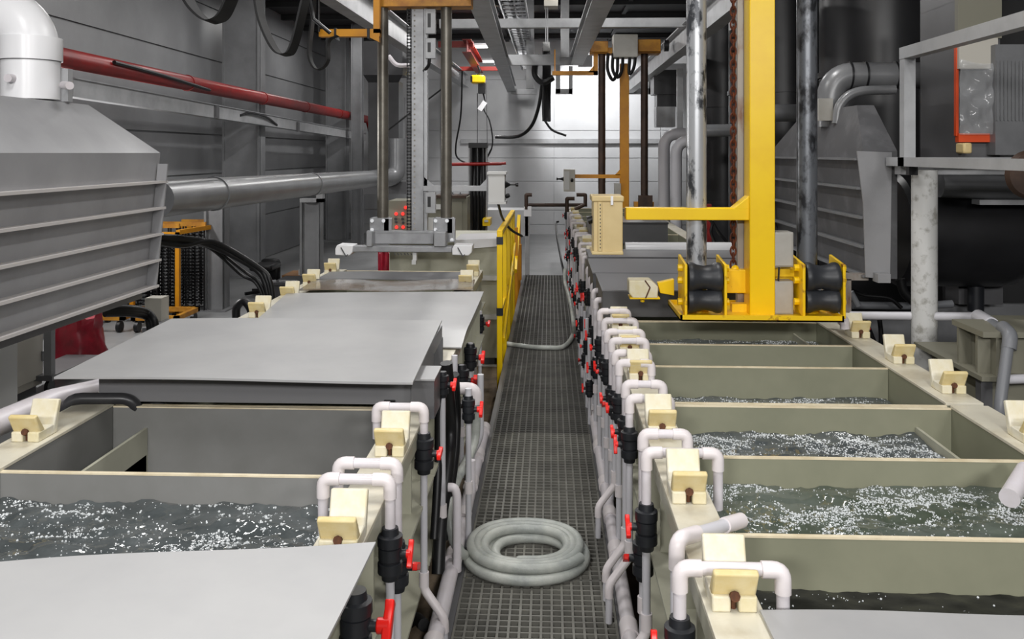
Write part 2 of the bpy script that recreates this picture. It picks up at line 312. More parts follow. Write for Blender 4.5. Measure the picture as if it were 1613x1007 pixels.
# nylon cradles
def cradle(x, y, label, grp, sx=1):
    z = RZ+.012; t = thing('bar_cradle', label, 'cradle', (x, y, z), grp); wd = .047
    b = MB().box(x-wd, x-.008, y-.062, y+.03, z, z+.034).box(x+.008, x+wd, y-.062, y+.03, z, z+.034).box(x-.008, x+.008, y-.04, y+.03, z, z+.034)
    b.build('base_block', 'nylon', t, .004)
    MB().prism([(x-wd, y-.05, z+.03), (x-wd, y-.082, z+.088), (x-wd, y-.066, z+.095), (x-wd, y-.02, z+.03)], (2*wd, 0, 0)).build('front_jaw', 'nyly', t, .005)
    MB().prism([(x-wd, y+.02, z), (x-wd, y+.06, z+.112), (x-wd, y+.08, z+.106), (x-wd, y+.05, z)], (2*wd, 0, 0)).build('rear_jaw', 'nylon', t, .005)
    MB().cyl((x, y-.05, z+.03), (x, y-.066, z+.036), .011, 8).cyl((x, y-.045, z+.002), (x, y-.045, z+.03), .006, 8).build('bolt', 'rust', t); return t
c0 = cradle(.385, 1.93, 'nylon bar cradle on the right aisle rim, nearest to the camera', 'bar cradles on the tank rims')
ct = Vector(c0.location)
def cr(x, y, label): return dup(c0, (x-ct.x, y-ct.y, 0), label)
for i, y in enumerate([2.5, 3.08, 3.80, 4.30, 4.86]): cr(.38, y, 'nylon bar cradle on the right aisle rim, %s from the camera' % ORD[i+1])
for i, y in enumerate([5.5, 6.4, 7.2, 8.1, 9.1, 10.1, 11.1, 12.1, 13.1, 14.1]): cr(.38, y, 'small nylon cradle on the right aisle rim behind the drip tray, %s going back' % ORD[i])
for i, y in enumerate([3.05, 3.66, 4.16, 4.72]): cr(1.605, y, 'nylon bar cradle on the outer rim of the right tanks, %s from the front' % ORD[i])
for y, l in ((2.16, 'nylon bar cradle at the edge of the pale curved sheet, left aisle rim'), (2.84, 'nylon bar cradle under the single white arch pipe, left aisle rim')): cr(-.505, y, l)
cr(-1.735, 2.93, 'nylon bar cradle on the outer left rim beside the wrapped white hose')
for x, y, l in ((-1.70, 5.15, 'first'), (-1.70, 5.75, 'second'), (-1.72, 6.35, 'third'), (-1.73, 7.0, 'fourth')): cr(x, y, 'nylon cradle on the far outer left rim, %s behind the raised sheet' % l)
for y, l in ((6.35, 'nylon cradle on the left aisle rim, in front of the wet brown sheet corner'), (6.95, 'nylon cradle on the left aisle rim, behind the wet brown sheet corner')): cr(-.60, y, l)

# sheets covering the tanks
def sheet(name, pts, th, m, label, bend=None, nx=24, ny=14):
    a, b_, c, d = [Vector(p) for p in pts]; vs = []; fs = []
    for lay in (0, -th):
        for j in range(ny+1):
            for i in range(nx+1):
                u, v = i/nx, j/ny; p = (a*(1-u)+b_*u)*(1-v)+(d*(1-u)+c*u)*v
                vs.append(p+Vector((0, 0, lay+(bend(u, v) if bend else 0))))
    N = (nx+1)*(ny+1); q = lambda i, j: j*(nx+1)+i
    for j in range(ny):
        for i in range(nx):
            fs.append((q(i, j), q(i+1, j), q(i+1, j+1), q(i, j+1))); fs.append(tuple(k+N for k in (q(i, j+1), q(i+1, j+1), q(i+1, j), q(i, j))))
    for i in range(nx): fs.append((q(i, 0)+N, q(i+1, 0)+N, q(i+1, 0), q(i, 0))); fs.append((q(i, ny), q(i+1, ny), q(i+1, ny)+N, q(i, ny)+N))
    for j in range(ny): fs.append((q(0, j), q(0, j+1), q(0, j+1)+N, q(0, j)+N)); fs.append((q(nx, j)+N, q(nx, j+1)+N, q(nx, j+1), q(nx, j)))
    return tag(MB().add(vs, fs).build(name, m), label, 'cover')
sheet('cover_sheet', [(-1.75, .9, .80), (-.415, .9, .80), G(592, 852, .80), G(-300, 912, .80)], .006, 'lidl', 'pale curved plastic sheet over the nearest left cell',
      lambda u, v: .006*math.sin(u*3.1)*v+.005*math.sin(u*7+v*5))
sheet('cover_sheet', [G(85, 594, .865), G(650, 601, .865), G(696, 503, .865), G(270, 502, .865)], .008, 'lid', 'big flat raised grey sheet in the middle of the left lane', lambda u, v: .004*math.sin(u*5))
a = G(727, 536, .76); 
sheet('cover_sheet', [(-1.55, 4.36, .76), a, G(762, 459, .76), G(452, 462, .76)], .006, 'lid', 'grey sheet with a turned-down corner, behind the raised sheet', lambda u, v: .012*math.sin(u*4)*math.sin(v*3)-.035*max(0, 1-v/.18))
sheet('cover_sheet', [G(470, 457, .75), G(745, 457, .75), G(748, 441, .75), G(495, 441, .75)], .006, 'wet', 'wet brown sheet with puddles, in front of the left lifter', lambda u, v: .006*math.sin(u*9))
sheet('cover_sheet', [G(497, 440, .755), G(742, 440, .755), G(735, 428, .755), G(520, 428, .755)], .006, 'dark', 'dark shiny sheet under the left lifter beam', lambda u, v: .004*math.sin(u*6))
t = thing('tank_box', 'dark grey box under the raised sheet, left lane', 'box', (-1.1, 3.7, RZ))
MB().box(X(150, 3.37)+.02, X(655, 3.37), 3.36, 4.2, RZ+.012, .85).build('box_body', 'darkl', t)
MB().box(X(648, 3.3), X(684, 3.3), 3.30, 3.5, Z(660, 660, 3.3), Z(660, 597, 3.3)-.006).build('side_tray', 'dark', t); MB().box(X(647, 3.3), X(685, 3.3), 3.295, 3.505, Z(660, 597, 3.3)-.006, Z(660, 597, 3.3)).build('tray_top', 'lid', t, label='pale tray top')
MB().prism([P(664, 598, 3.9), P(697, 532, 3.9), P(697, 575, 3.9), P(683, 590, 3.9)], (0, .02, 0)).build('end_bracket', 'dark', t)
MB().box(X(605, 3.35), X(622, 3.35), 3.345, 3.36, Z(600, 646, 3.35), Z(600, 631, 3.35)).build('cutout_plug', 'rubber', t)
t = tag(MB().tube(rnd([P(103, 705, 3.3), P(103, 628, 3.3), P(205, 628, 3.34), P(222, 650, 3.36), P(226, 668, 3.36)], .06), .022, 12).tube(rnd([P(175, 624, 3.42), P(240, 624, 3.44), P(262, 650, 3.46)], .06), .02, 12).build('elbow_pipe', 'blk2'), 'dark elbow pipe at the left end of the raised sheet', 'pipe')
# covers on the right lane
for (px0, pyt, pyb, Y, dep, l) in ((949, 459, 501, 5.2, .72, 'dark grey cover box just behind the yellow drip tray, front of three'), (934, 431, 459, 6.02, .8, 'dark grey cover box, middle of three behind the drip tray'), (928, 406, 430, 6.98, .55, 'dark grey cover box, rearmost of three, in front of the white roll')):
    x0 = X(px0, Y); zt = Z(px0, pyt, Y); t = thing('cover_box', l, 'cover', ((x0+1.6)/2, Y+dep/2, RZ+.013), 'dark covers on the right lane')
    MB().box(x0, 1.62, Y, Y+dep, RZ+.013, zt).build('cover_front', 'dark', t, .004); MB().box(x0-.004, 1.625, Y-.006, Y+dep, zt, zt+.008).build('cover_top', 'darkl', t)
t = thing('cover_box', 'dark box cover far down the right lane, under the yellow arm', 'cover', (.8, 10.2, RZ+.013)); x0 = X(930, 9.4)
MB().box(X(930, 9.4), X(1052, 9.4), 9.4, 10.3, RZ+.013, Z(930, 353, 9.4)).build('cover_front', 'dark', t); MB().box(X(929, 9.4), X(1053, 9.4), 9.39, 10.3, Z(930, 353, 9.4), Z(930, 350, 9.4)).build('cover_top', 'blk2', t)
b = MB().tube([P(985, 392, 7.55), P(1155, 392, 7.55)], .055, 20); o = tag(b.build('plastic_roll', 'film2'), 'long white roll lying across the right lane behind the dark covers', 'roll')
sheet('cover_sheet', [(RX0+.0, 1.2, .722), (1.5, 1.2, .722), G(1640, 968, .722), G(1197, 961, .722)], .006, 'lid', 'grey sheet over the black bath at the bottom right corner', lambda u, v: .003*math.sin(u*5))
# ---------------------------------------------------------------- piping along the aisle
def handle(parent, c, s, th, big=1.0):
    c = Vector(c); a = Vector((s, 0, 0))
    b = MB().cyl(c+a*.02*big, c+a*.048*big, .017*big, 10)
    R = Matrix.Rotation(th, 3, 'X')
    pts = [(-.05, .013), (-.03, .010), (-.012, .014), (.012, .014), (.03, .010), (.05, .015), (.053, 0), (.05, -.015), (.03, -.010), (.012, -.014), (-.012, -.014), (-.03, -.010), (-.05, -.013), (-.053, 0)]
    b.prism([c+a*.034*big+R @ Vector((0, p*big, q*big)) for p, q in pts], a*.02*big); return b.build('valve_handle', 'red', parent, .003*big)
def valve(t, x, y, z, s, th, big=1.0, hk=.86):
    k = big*.74; v = MB().lathe((x, y, z-.085*k), (0, 0, 1), [(.027*k, 0), (.03*k, .022*k), (.041*k, .024*k), (.041*k, .058*k), (.034*k, .06*k), (.034*k, .064*k), (.039*k, .068*k), (.039*k, .108*k), (.034*k, .11*k), (.042*k, .113*k), (.042*k, .146*k), (.03*k, .15*k), (.027*k, .172*k)], 14)
    v.cyl((x, y, z), (x+s*.055*k, y, z), .015*k, 10); vo = v.build('valve_body', 'valve', t)
    handle(vo, (x+s*.03*k, y, z), s, th, k*hk); return vo
def riser(Y, xa, xi, zt, zv, zd, s, th, label, grp, zb=-.01, drain=None, r=.0145, arch_top=True, big=1.0, dy=0, hk=.86):
    """s: direction of the aisle seen from the pipe"""
    t = thing('valve_riser', label, 'pipe', (xa, Y, 0), grp)
    top = zv+.06*big
    if arch_top:
        MB().tube(rnd([(xa, Y, top), (xa, Y, zt), (xi, Y+dy, zt), (xi, Y+dy, zd)], .028), r, 12).build('arch_pipe', 'pvc', t)
        q = 1 if xi > xa else -1; R = r+.0035
        MB().tube(rnd([(xa, Y, zt-.05), (xa, Y, zt), (xa+q*.046, Y+dy*.3, zt)], .028), R, 12).build('elbow', 'fit', t)
        MB().tube(rnd([(xi-q*.046, Y+dy*.7, zt), (xi, Y+dy, zt), (xi, Y+dy, zt-.05)], .028), R, 12).build('elbow', 'fit', t)
    else:
        MB().tube([(xa, Y, top), (xa, Y, zt)], r, 12).build('upper_pipe', 'pvcg', t)
    valve(t, xa, Y, zv, s, th, big, hk)
    lo = [(xa, Y, zv-.058*big), (xa, Y, zb)] if not drain else [(xa, Y, zv-.058*big), (xa, Y, drain), (xa+s*.075, Y-.03, drain-.085), (xa+s*.075, Y-.03, zb)]
    MB().tube(rnd(lo, .02, 3), r*.86, 12).build('lower_pipe', 'pvcg', t)
    zc = drain if drain else .22
    MB().cyl((xa, Y, zc+.01), (xa, Y, zc+.06), r+.003, 12).build('coupling', 'fit', t)
    if drain: MB().tube(rnd([(xa, Y, drain+.05), (xa, Y, drain), (xa+s*.075, Y-.03, drain-.085), (xa+s*.075, Y-.03, drain-.13)], .02, 3), r*.86+.003, 12).build('offset_elbow', 'fit', t)
    return t
GR, GLf = 'valve risers along the right lane', 'valve risers along the left lane'
rp = [(1.93, .28, .50, .775, .60, .52, -1, 1.1, 'at the bottom edge of the photo', .18),
      (2.64, .285, .495, .785, .565, .60, -1, .6, 'nearer arch of the second pair', .25),
      (2.80, .292, .43, .79, .40, .62, -1, -.5, 'farther arch of the second pair', None),
      (3.20, .285, .43, .79, .625, .62, -1, 1.2, 'nearer arch of the third pair', .22),
      (3.36, .285, .425, .80, .62, .62, -1, .3, 'farther arch of the third pair', .2),
      (3.74, .29, .425, .79, .60, .62, -1, .2, 'nearer arch of the fourth pair', None),
      (3.90, .285, .43, .795, .57, .62, -1, -.4, 'farther arch of the fourth pair', .22),
      (4.18, .29, .45, .79, .52, .62, -1, .4, 'nearer arch of the fifth pair', None),
      (4.36, .28, .45, .795, .6, .62, -1, -.2, 'farther arch of the fifth pair', None),
      (4.68, .285, .45, .79, .55, .62, -1, .5, 'nearer arch of the sixth pair', None),
      (4.90, .275, .43, .80, .60, .62, -1, .1, 'farther arch of the sixth pair', None)]
for (Y, xa, xi, zt, zv, zd, s, th, l, dr) in rp:
    riser(Y, xa, xi, zt, zv, zd, s, th, 'white arch pipe with black valve, right lane, '+l, GR, drain=dr, big=1.08 if Y < 3 else 1, zb=.0 if dr else -.02)
t = thing('overflow_pipe', 'slanting white pipe over the right rim, behind the nearest right cradle', 'pipe', (.28, 2.2, 0))
a, b_, c = P(1066, 1000, 2.12), P(1066, 850, 2.12), P(1168, 820, 2.32)
MB().tube(rnd([a, b_, c], .03), .0155, 12).build('slanted_pipe', 'pvcg', t); MB().tube(rnd([b_-Vector((0, 0, .07)), b_, b_+(c-b_)*.3], .03), .0195, 12).build('elbow', 'fit', t)
MB().cyl(b_+(c-b_)*.72, c, .0195, 14).build('end_coupling', 'fit', t)
k = 0; Y = 5.35
rng = random.Random(3)
while Y < 15.4:
    riser(Y, .28+rng.uniform(-.01, .015), .43, .78+rng.uniform(-.02, .03), rng.choice([.62, .5, .38, .55]), .62, -1, rng.uniform(-.8, 1.2), 'distant white arch pipe, right lane, %s one beyond the drip tray' % ORD[k], GR)
    if k < 15:
        riser(Y+.14, .245+rng.uniform(-.01, .01), .3, .5+rng.uniform(-.1, .12), rng.choice([.32, .42, .24, .5])-.1, .5, -1, rng.uniform(-.8, 1.2), 'distant short red-handled pipe beside the grating, %s beyond the drip tray' % ORD[k], 'low valve pipes along the right lane', arch_top=False, r=.0125, big=.85)
    Y += .36+.02*k; k += 1
for (Y, x, z) in ((3.0, .255, .30), (3.62, .25, .36), (4.05, .25, .42), (4.5, .25, .34), (5.0, .25, .5)):
    pass
# manifolds
t = thing('manifold_pipe', 'long white pipe running along the right edge of the grating', 'pipe', (.285, 6, 0))
MB().tube([(.272, 1.2, .035), (.272, 12, .035)], .027, 16).build('main_pipe', 'pvc', t)
for y in (2.3, 3.05, 3.66, 4.02, 4.4, 4.95, 5.6, 6.6, 7.6, 9, 10.4): MB().cyl((.272, y-.045, .035), (.272, y+.045, .035), .0325, 16).build('coupling', 'fit', t)
MB().cyl((.272, 2.78, .035), (.272, 2.86, .035), .0278, 16).build('grey_band', 'pvcd', t, label='grey band')
t = thing('manifold_pipe', 'thick white pipe running along the left edge of the grating', 'pipe', (-.385, 4, 0))
MB().tube([(-.385, 1.2, .05), (-.385, 5.25, .03)], .03, 16).build('main_pipe', 'pvc', t)
for y in (2.9, 3.55, 3.95, 4.35, 4.75, 5.2): MB().cyl((-.385, y-.045, .045), (-.385, y+.045, .045), .036, 16).build('coupling', 'fit', t)
# left risers
lp = [(3.06, -.435, -.60, .79, .63, .68, .1, 'single arch beside the grey box', .16),
      (2.39, -.432, -.615, .785, .585, .64, .9, 'nearer arch above the pale curved sheet', None),
      (2.50, -.432, -.60, .79, .50, .66, -.4, 'farther arch above the pale curved sheet', None)]
for (Y, xa, xi, zt, zv, zd, th, l, dr) in lp: riser(Y, xa, xi, zt, zv, zd, 1, th, 'white arch pipe with black valve, left lane, '+l, GLf, drain=dr, big=1.1)
# pipes and valves beside the turned-down sheet
def low(px, pyv, Y, pyt, th, l, big=1.0, r=.0145, pyb=None):
    p = P(px, pyv, Y); riser(Y, p.x, p.x, Z(px, pyt, Y), p.z, 0, 1, th, l, GLf, arch_top=False, big=big, r=r, zb=.02, hk=1.15)
low(756, 510, 6.0, 490, .1, 'slim grey pipe with tall black valve beside the yellow handrail foot, left lane')
low(741, 563, 4.85, 540, .3, 'pipe with black valve and flat red lever under the turned-down corner, left lane', 1.15)
low(727, 600, 4.5, 575, -.6, 'pipe with fat black valve and wide red lever, left lane', 1.25)
low(716, 640, 4.1, 560, .9, 'pipe with small black valve low beside the box bracket, left lane', .95)
low(738, 645, 3.75, 612, .5, 'white pipe with red lever behind the grey hose, left lane', .9)
low(560, 985, 1.95, 948, .8, 'pipe with black valve and big red lever at the bottom edge, left lane', 1.2)
low(697, 606, 3.5, 592, .3, 'grey pipe with red lever beside the grey box end, left lane', .8)
for (pts, Y, r, m, l) in (
  ([(685, 1007), (690, 965), (664, 935), (664, 900)], 3.0, .022, 'pvc', None),
  ([(757, 590), (757, 690), (741, 720), (741, 770)], 4.4, .016, 'pvcg', 'slim grey-white pipe dropping to the left walkway pipe'),
  ([(720, 900), (720, 780), (716, 768), (706, 768)], 3.45, .017, 'pvc', 'white stub pipe with elbow beside the coiled hose'),
  ([(742, 775), (742, 725)], 3.8, .019, 'pvc', 'short white stub standing on the left walkway pipe'),
  ([(712, 890), (712, 660), (722, 648)], 3.9, .014, 'pvcg', 'thin white pipe behind the grey hose, left lane')):
    if l: tag(MB().tube(rnd([P(a, b_, Y) for a, b_ in pts], .04), r, 12).build('drain_pipe', m), l, 'pipe')
# white arch fitting feeding the grey hose
t = thing('hose_fitting', 'white elbow with clamp that feeds the grey clear hose', 'pipe', tuple(P(720, 640, 3.95)))
MB().tube(rnd([P(700, 612, 3.95), P(750, 612, 3.95), P(750, 640, 3.95)], .06), .027, 14).build('elbow', 'fit', t); MB().cyl(P(750, 636, 3.95), P(750, 643, 3.95), .031, 14).build('clamp', 'steel', t)
hp = [P(750, 640, 3.95), P(748, 690, 3.95), P(736, 725, 3.85), P(718, 760, 3.7), P(708, 800, 3.55), P(713, 845, 3.5), P(726, 872, 3.52), P(740, 890, 3.45)]
cx, cy = -.09, 3.66
coil = []
for lay, (ra, rb, zz, turns) in enumerate(((.245, .13, .022, 4.2), (.15, .235, .058, 3.2))):
    n = int(turns*36)
    for i in range(n+1):
        u = i/n; rr = ra+(rb-ra)*u+.007*math.sin(3.7*turns*u*2+lay); an = math.pi*1.05+2*math.pi*turns*u+(0 if lay == 0 else 2*math.pi*4.2)
        coil.append(Vector((cx+rr*math.cos(an)*1.03, cy+rr*math.sin(an), zz+.003*math.sin(an*3))))
tag(MB().tube(spline(hp[:-1], 10)+coil, .0205, 12).build('clear_hose', 'hose'), 'coiled clear grey hose lying on the walkway grating', 'hose')
hp = [G(795, 541, .02), G(830, 546, .02), G(862, 548, .02), G(888, 546, .02), G(902, 528, .04), P(903, 505, 7.9), P(897, 470, 8.6), P(890, 445, 9.2), P(890, 425, 9.4)]
tag(MB().tube(spline(hp, 8), .02, 10).build('clear_hose', 'hose'), 'clear hose crossing the grating beyond the middle and running up the right side', 'hose')
# dark hoses at the end of the raised sheet
def side(px, py, x):
    u = (px-806.5)/F; d = x/(-SA+u*CA); return Vector((x, d*(CA+u*SA), H+(HZ-py)/F*d))
for pts, r, l in (([side(703, 572, -.425), side(706, 610, -.42), side(710, 680, -.42), side(704, 750, -.42), side(694, 830, -.43), side(690, 905, -.43)], .026, 'fat black hose hanging beside the grey box end, left lane'),
                  ([side(716, 590, -.40), side(719, 650, -.40), side(716, 720, -.40), side(706, 790, -.41), side(698, 850, -.42)], .02, 'second black hose hanging beside the grey box end, nearer the aisle'),
                  ([side(690, 612, -.44), side(691, 660, -.44), side(690, 740, -.44), side(684, 850, -.44)], .017, 'thin black hose down the tank side beside the single white arch'),
                  ([P(668, 985, 3.1), P(655, 975, 3.2), P(640, 985, 3.2), P(630, 1003, 3.2)], .022, 'black hose lying on the floor at the foot of the left pipes')):
    tag(MB().tube(spline(pts, 8), r, 10).build('black_hose', 'rubber'), l, 'hose')
tag(MB().tube([P(699, 575, 4.0), P(716, 650, 3.85)], .022, 12).build('grey_tube', 'pvcd'), 'slanting dark grey tube below the box bracket', 'pipe')
tag(MB().tube([(-1.86, 1.6, .79), (-1.9, 2.4, .76), (-1.95, 3.4, .70), (-1.98, 3.9, .62)], .045, 12).build('wrapped_hose', 'pvc'), 'white wrapped hose along the outer rim of the left lane', 'hose')
for i in range(7):
    y = 1.9+i*.27
tag(MB().tube(spline([P(880, 349, 13), P(876, 352, 13), P(877, 370, 12.6), P(884, 410, 12), P(890, 438, 11.5)], 6), .014, 8).build('black_cable', 'rubber'), 'black cable drooping over the far end of the right pipes', 'cable')
# floor box under the handrail
t = thing('junction_box', 'pale grey box on the floor left of the handrail foot', 'box', tuple(P(725, 622, 5.6)))
MB().pbox(690, 586, 746, 622, 6.3, 6.6).build('box_body', 'pbox', t, .006)

# ---------------------------------------------------------------- handrail
t = thing('handrail', 'yellow handrail along the left edge of the walkway', 'railing', (-.385, 8, -.02))
HX, HT = -.39, 1.045
for y in (6.94, 7.6, 8.3, 8.9, 9.35): MB().box(HX-.022, HX+.022, y-.022, y+.022, -.25, HT).build('post', 'yel', t, .004)
MB().bar((HX, 6.92, HT), (HX, 9.38, HT), .045, .045).build('top_rail', 'yelw', t, .006)
MB().bar((HX, 7.0, .42), (HX, 9.35, .42), .03, .035).build('mid_rail', 'yel', t, .004)
MB().bar((HX+.03, 6.95, .10+.1), (HX+.03, 9.2, .72), .02, .05).build('brace', 'yel', t, .004)
for z in (.985, .43): MB().box(HX-.025, HX+.025, 6.915, 6.965, z-.03, z+.03).build('black_clamp', 'valve', t, label='black clamp')
t = thing('stair_rail', 'short yellow stair rail behind the walkway handrail', 'railing', (-.42, 11.2, -.02))
for y in (10.6, 11.6): MB().box(-.42, -.38, y-.02, y+.02, -.25, .78 if y < 11 else .85).build('post', 'ora', t)
MB().bar((-.40, 10.3, .30), (-.40, 11.6, .84), .04, .05).build('sloping_rail', 'yel', t); MB().box(-.44, -.36, 11.3, 11.42, .05, .5).build('safety_box', 'ora', t)
t = thing('end_post', 'grey post with white tape at the far end of the walkway', 'post', tuple(P(832, 432, 12.6)))
MB().pbox(827, 328, 834, 440, 12.6, 12.66).build('post_shaft', 'rail', t); MB().pbox(825, 326, 837, 341, 12.58, 12.7).build('white_tape', 'white', t)
for (pts, Y, l) in (([(829, 330), (829, 307), (838, 307)], 12.6, None), ([(893, 334), (893, 313), (905, 313)], 12.6, 'short brown hook pipe at the right of the walkway end'), ([(905, 330), (922, 322), (922, 307), (908, 307)], 13.4, 'brown hook pipe behind the cream box'), ([(831, 323), (925, 323)], 13.6, 'brown horizontal rail across the walkway end')):
    tag(MB().tube(rnd([P(a, b_, Y) for a, b_ in pts], .01), .028, 10).build('brown_pipe', 'brown'), l or 'brown hook pipe above the taped grey post', 'pipe')
# ---------------------------------------------------------------- near yellow lifter (right lane)
YL = 4.72
t = thing('bar_lifter', 'bright yellow lifting frame with black rollers and drip tray over the right tanks', 'lifter', (X(1198, YL), YL, .8))
zt = 4.0
def px_(px, Y=YL): return X(px, Y)
MB().box(px_(1181, YL-.1), px_(1221, YL-.1), YL-.1, YL+.04, Z(1198, 503, YL-.1), zt).build('mast', 'yel', t, .004)
am = MB().box(X(986, YL-.08), X(1190, YL-.08), YL-.08, YL+.02, Z(1100, 347, YL-.08), Z(1100, 328, YL-.08))
am.prism([P(1154, 330, YL-.08), P(1183, 306, YL-.08), P(1183, 330, YL-.08)], (0, .1, 0)); am.build('arm', 'yel', t, .004)
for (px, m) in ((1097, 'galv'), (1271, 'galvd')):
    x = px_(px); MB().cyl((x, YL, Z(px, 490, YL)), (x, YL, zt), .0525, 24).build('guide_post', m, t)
    MB().cyl((x, YL, Z(px, 495, YL)), (x, YL, Z(px, 470, YL)), .062, 24).build('post_socket', 'yelw', t, label='worn yellow socket')
MB().box(px_(1165), px_(1180), YL+.05, YL+.1, Z(1170, 495, YL), zt).build('chain_rail', 'stain', t)
tz = Z(1190, 507, YL-.25); tr = MB()
x0, x1 = X(1072, YL-.25), X(1330, YL-.25)
tr.box(x0, x1, YL-.25, YL+.22, tz, tz+.008).box(x0, x1, YL-.25, YL-.24, tz, tz+.03).box(x0, x1, YL+.21, YL+.22, tz, tz+.03).box(x0, x0+.01, YL-.25, YL+.22, tz, tz+.03).box(x1-.01, x1, YL-.25, YL+.22, tz, tz+.03).box(x0+.3, x1-.2, YL-.03, YL+.03, tz, tz+.05)
tr.build('drip_tray', 'yelw', t)
for px in (1102, 1281):
    x = px_(px)
    for py, r in ((437, .078), (473, .066)):
        z = Z(px, py, YL-.13); k = .085
        MB().lathe((x-k, YL-.13, z), (1, 0, 0), [(.4*r, 0), (r*.95, .002), (r, .014), (r*.98, .028), (r*.84, .05), (r*.76, k), (r*.84, 2*k-.05), (r*.98, 2*k-.028), (r, 2*k-.014), (r*.95, 2*k-.002), (.4*r, 2*k)], 28).build('roller', 'roll', t)
    for sx, nm in ((-1, 'l'), (1, 'r')):
        xs = x+sx*.1
        pl = MB().prism([(xs-.007, YL-.19, Z(px, 492, YL)), (xs-.007, YL-.19, Z(px, 410, YL)), (xs-.007, YL+.04, Z(px, 402, YL)), (xs-.007, YL+.04, Z(px, 470, YL))], (.014, 0, 0)).build('roller_plate', 'yelw', t, .003)
        for py in (418, 437, 470):
            z = Z(px, py, YL); MB().cyl((xs+sx*.004, YL-.11, z), (xs+sx*.03, YL-.11, z), .018, 8).build('bolt_head', 'yel', pl)
MB().box(px_(1128), px_(1262), YL+.0, YL+.06, Z(1150, 462, YL), Z(1150, 425, YL)).build('crossbar', 'yelw', t, .004)
# side arm and nylon end blocks
ar = MB().prism([P(1036, 446, YL), P(1062, 440, YL), P(1062, 466, YL), P(1040, 462, YL)], (0, .05, 0)).pbox(992, 469, 1040, 472, YL-.06, YL+.06).cyl(P(1012, 472, YL), P(1012, 476, YL), .012, 8)
ar.build('end_arm', 'yel', t, .003)
nb = MB().prism([P(991, 442, YL-.06), P(1026, 442, YL-.06), P(1037, 452, YL-.06), P(1036, 470, YL-.06), P(997, 470, YL-.06), P(991, 462, YL-.06)], (0, .12, 0)).build('end_block', 'nylon', t, .006)
MB().bar(P(1017, 470, YL-.063), P(1024, 453, YL-.063), .006, .006).bar(P(1024, 453, YL-.063), P(1016, 442, YL-.063), .006, .006).build('tie_rod', 'rust', nb)
MB().pbox(1303, 452, 1312, 478, YL-.05, YL+.05).build('end_block', 'nylon', t, .005)
for (a, b_) in ((366, 421), (443, 496)):
    bx = MB().pbox(1219, a, 1250, b_, YL-.09, YL+.02).build('switch_box', 'box', t, .004)
    MB().pbox(1221, a+2, 1248, b_-2, YL-.097, YL-.09).build('box_lid', 'box', bx, .002)
MB().bar(P(1227, 421, YL-.09), P(1226, 443, YL-.09), .008, .008).build('switch_cable', 'rubber', t)
MB().cyl(P(1223, 496, YL-.09), P(1222, 503, YL-.09), .014, 8).build('cable_gland', 'rubber', t)
MB().pbox(1219, 424, 1254, 436, YL-.03, YL+.03).build('bracket', 'yelw', t)
cb = MB().pbox(935, 316, 981, 397, YL-.13, YL+.09).build('control_box', 'cream', t, .004)
MB().pbox(932, 309, 983, 318, YL-.14, YL+.1).build('box_cover', 'cream', cb, .006); MB().pbox(932, 396, 982, 402, YL-.14, YL+.1).build('box_cover', 'cream', cb, .005)
MB().pbox(942, 318, 948, 396, YL-.142, YL-.13).build('seam_strip', 'cream', cb, .002)
hb = MB()
for i in range(13): hb.pbox(945, 322+i*5.6, 946.2, 324.2+i*5.6, YL-.1445, YL-.142)
hb.build('vent_slots', 'rubber', cb); MB().pbox(962, 309, 966, 323, YL-.143, YL-.14).build('white_tape', 'white', cb, label='white tape')
MB().cyl(P(935, 345, YL), P(926, 348, YL), .02, 10).build('joystick', 'rubber', cb)
# chain
def links(x, Y, z0, z1, lw=.014, lh=.027, r=.0052):
    b = MB(); n = int((z1-z0)/(lh*1.3)); 
    for i in range(n):
        zc = z0+(i+.5)*(z1-z0)/n; pts = []
        for k in range(12):
            an = 2*math.pi*k/12; dx, dz = lw*math.cos(an), lh*math.sin(an)
            pts.append((x+dx, Y, zc+dz) if i % 2 == 0 else (x, Y+dx, zc+dz))
        b.tube(pts, r, 6, closed=True)
    return b
links(px_(1158), YL+.05, Z(1158, 424, YL), zt).build('lifting_chain', 'chain', t, label='rusty chain')
MB().ball(P(1158, 424, YL+.03), .022).build('chain_anchor', 'yelw', t)

# ---------------------------------------------------------------- far orange lifter (right lane)
YF = 12.3
t = thing('bar_lifter', 'far orange lifting frame with brown tubes at the end of the right lane', 'lifter', (X(985, YF), YF, .75))
MB().pbox(977, 100, 991, 328, YF-.06, YF+.06).build('mast', 'ora', t, .005)
for px in (948, 1015): MB().cyl(P(px, 330, YF), P(px, 78, YF), .05, 16).build('guide_post', 'brown', t)
a = MB().pbox(905, 275, 980, 281, YF-.05, YF+.03).prism([P(969, 276, YF-.05), P(978, 266, YF-.05), P(978, 276, YF-.05)], (0, .08, 0)); a.build('arm', 'ora', t)
cb = MB().pbox(888, 267, 906, 302, YF-.12, YF+.08).build('control_box', 'cab', t, .006); MB().pbox(889, 270, 897, 299, YF-.128, YF-.12).build('box_door', 'pbox', cb)
MB().lathe(P(888, 282, YF), (-1, 0, 0), [(.03, 0), (.012, .05), (.01, .08), (.018, .085), (.018, .1)], 8).cyl(P(901, 283, YF-.12), P(901, 285, YF-.16), .02, 8).build('knob', 'rubber', cb)
g = MB().pbox(870, 112, 942, 118, YF-.04, YF+.04).pbox(935, 85, 942, 118, YF-.04, YF+.04).prism([P(926, 114, YF-.04), P(936, 103, YF-.04), P(936, 114, YF-.04)], (0, .08, 0)).pbox(873, 78, 875, 116, YF-.02, YF+.02); g.build('side_arm', 'ora', t)
g = MB().pbox(930, 65, 958, 82, YF-.15, YF+.15).pbox(1003, 62, 1041, 81, YF-.15, YF+.15).pbox(930, 75, 1041, 84, YF-.08, YF+.2); g.build('top_carriage', 'oraw', t, .008)
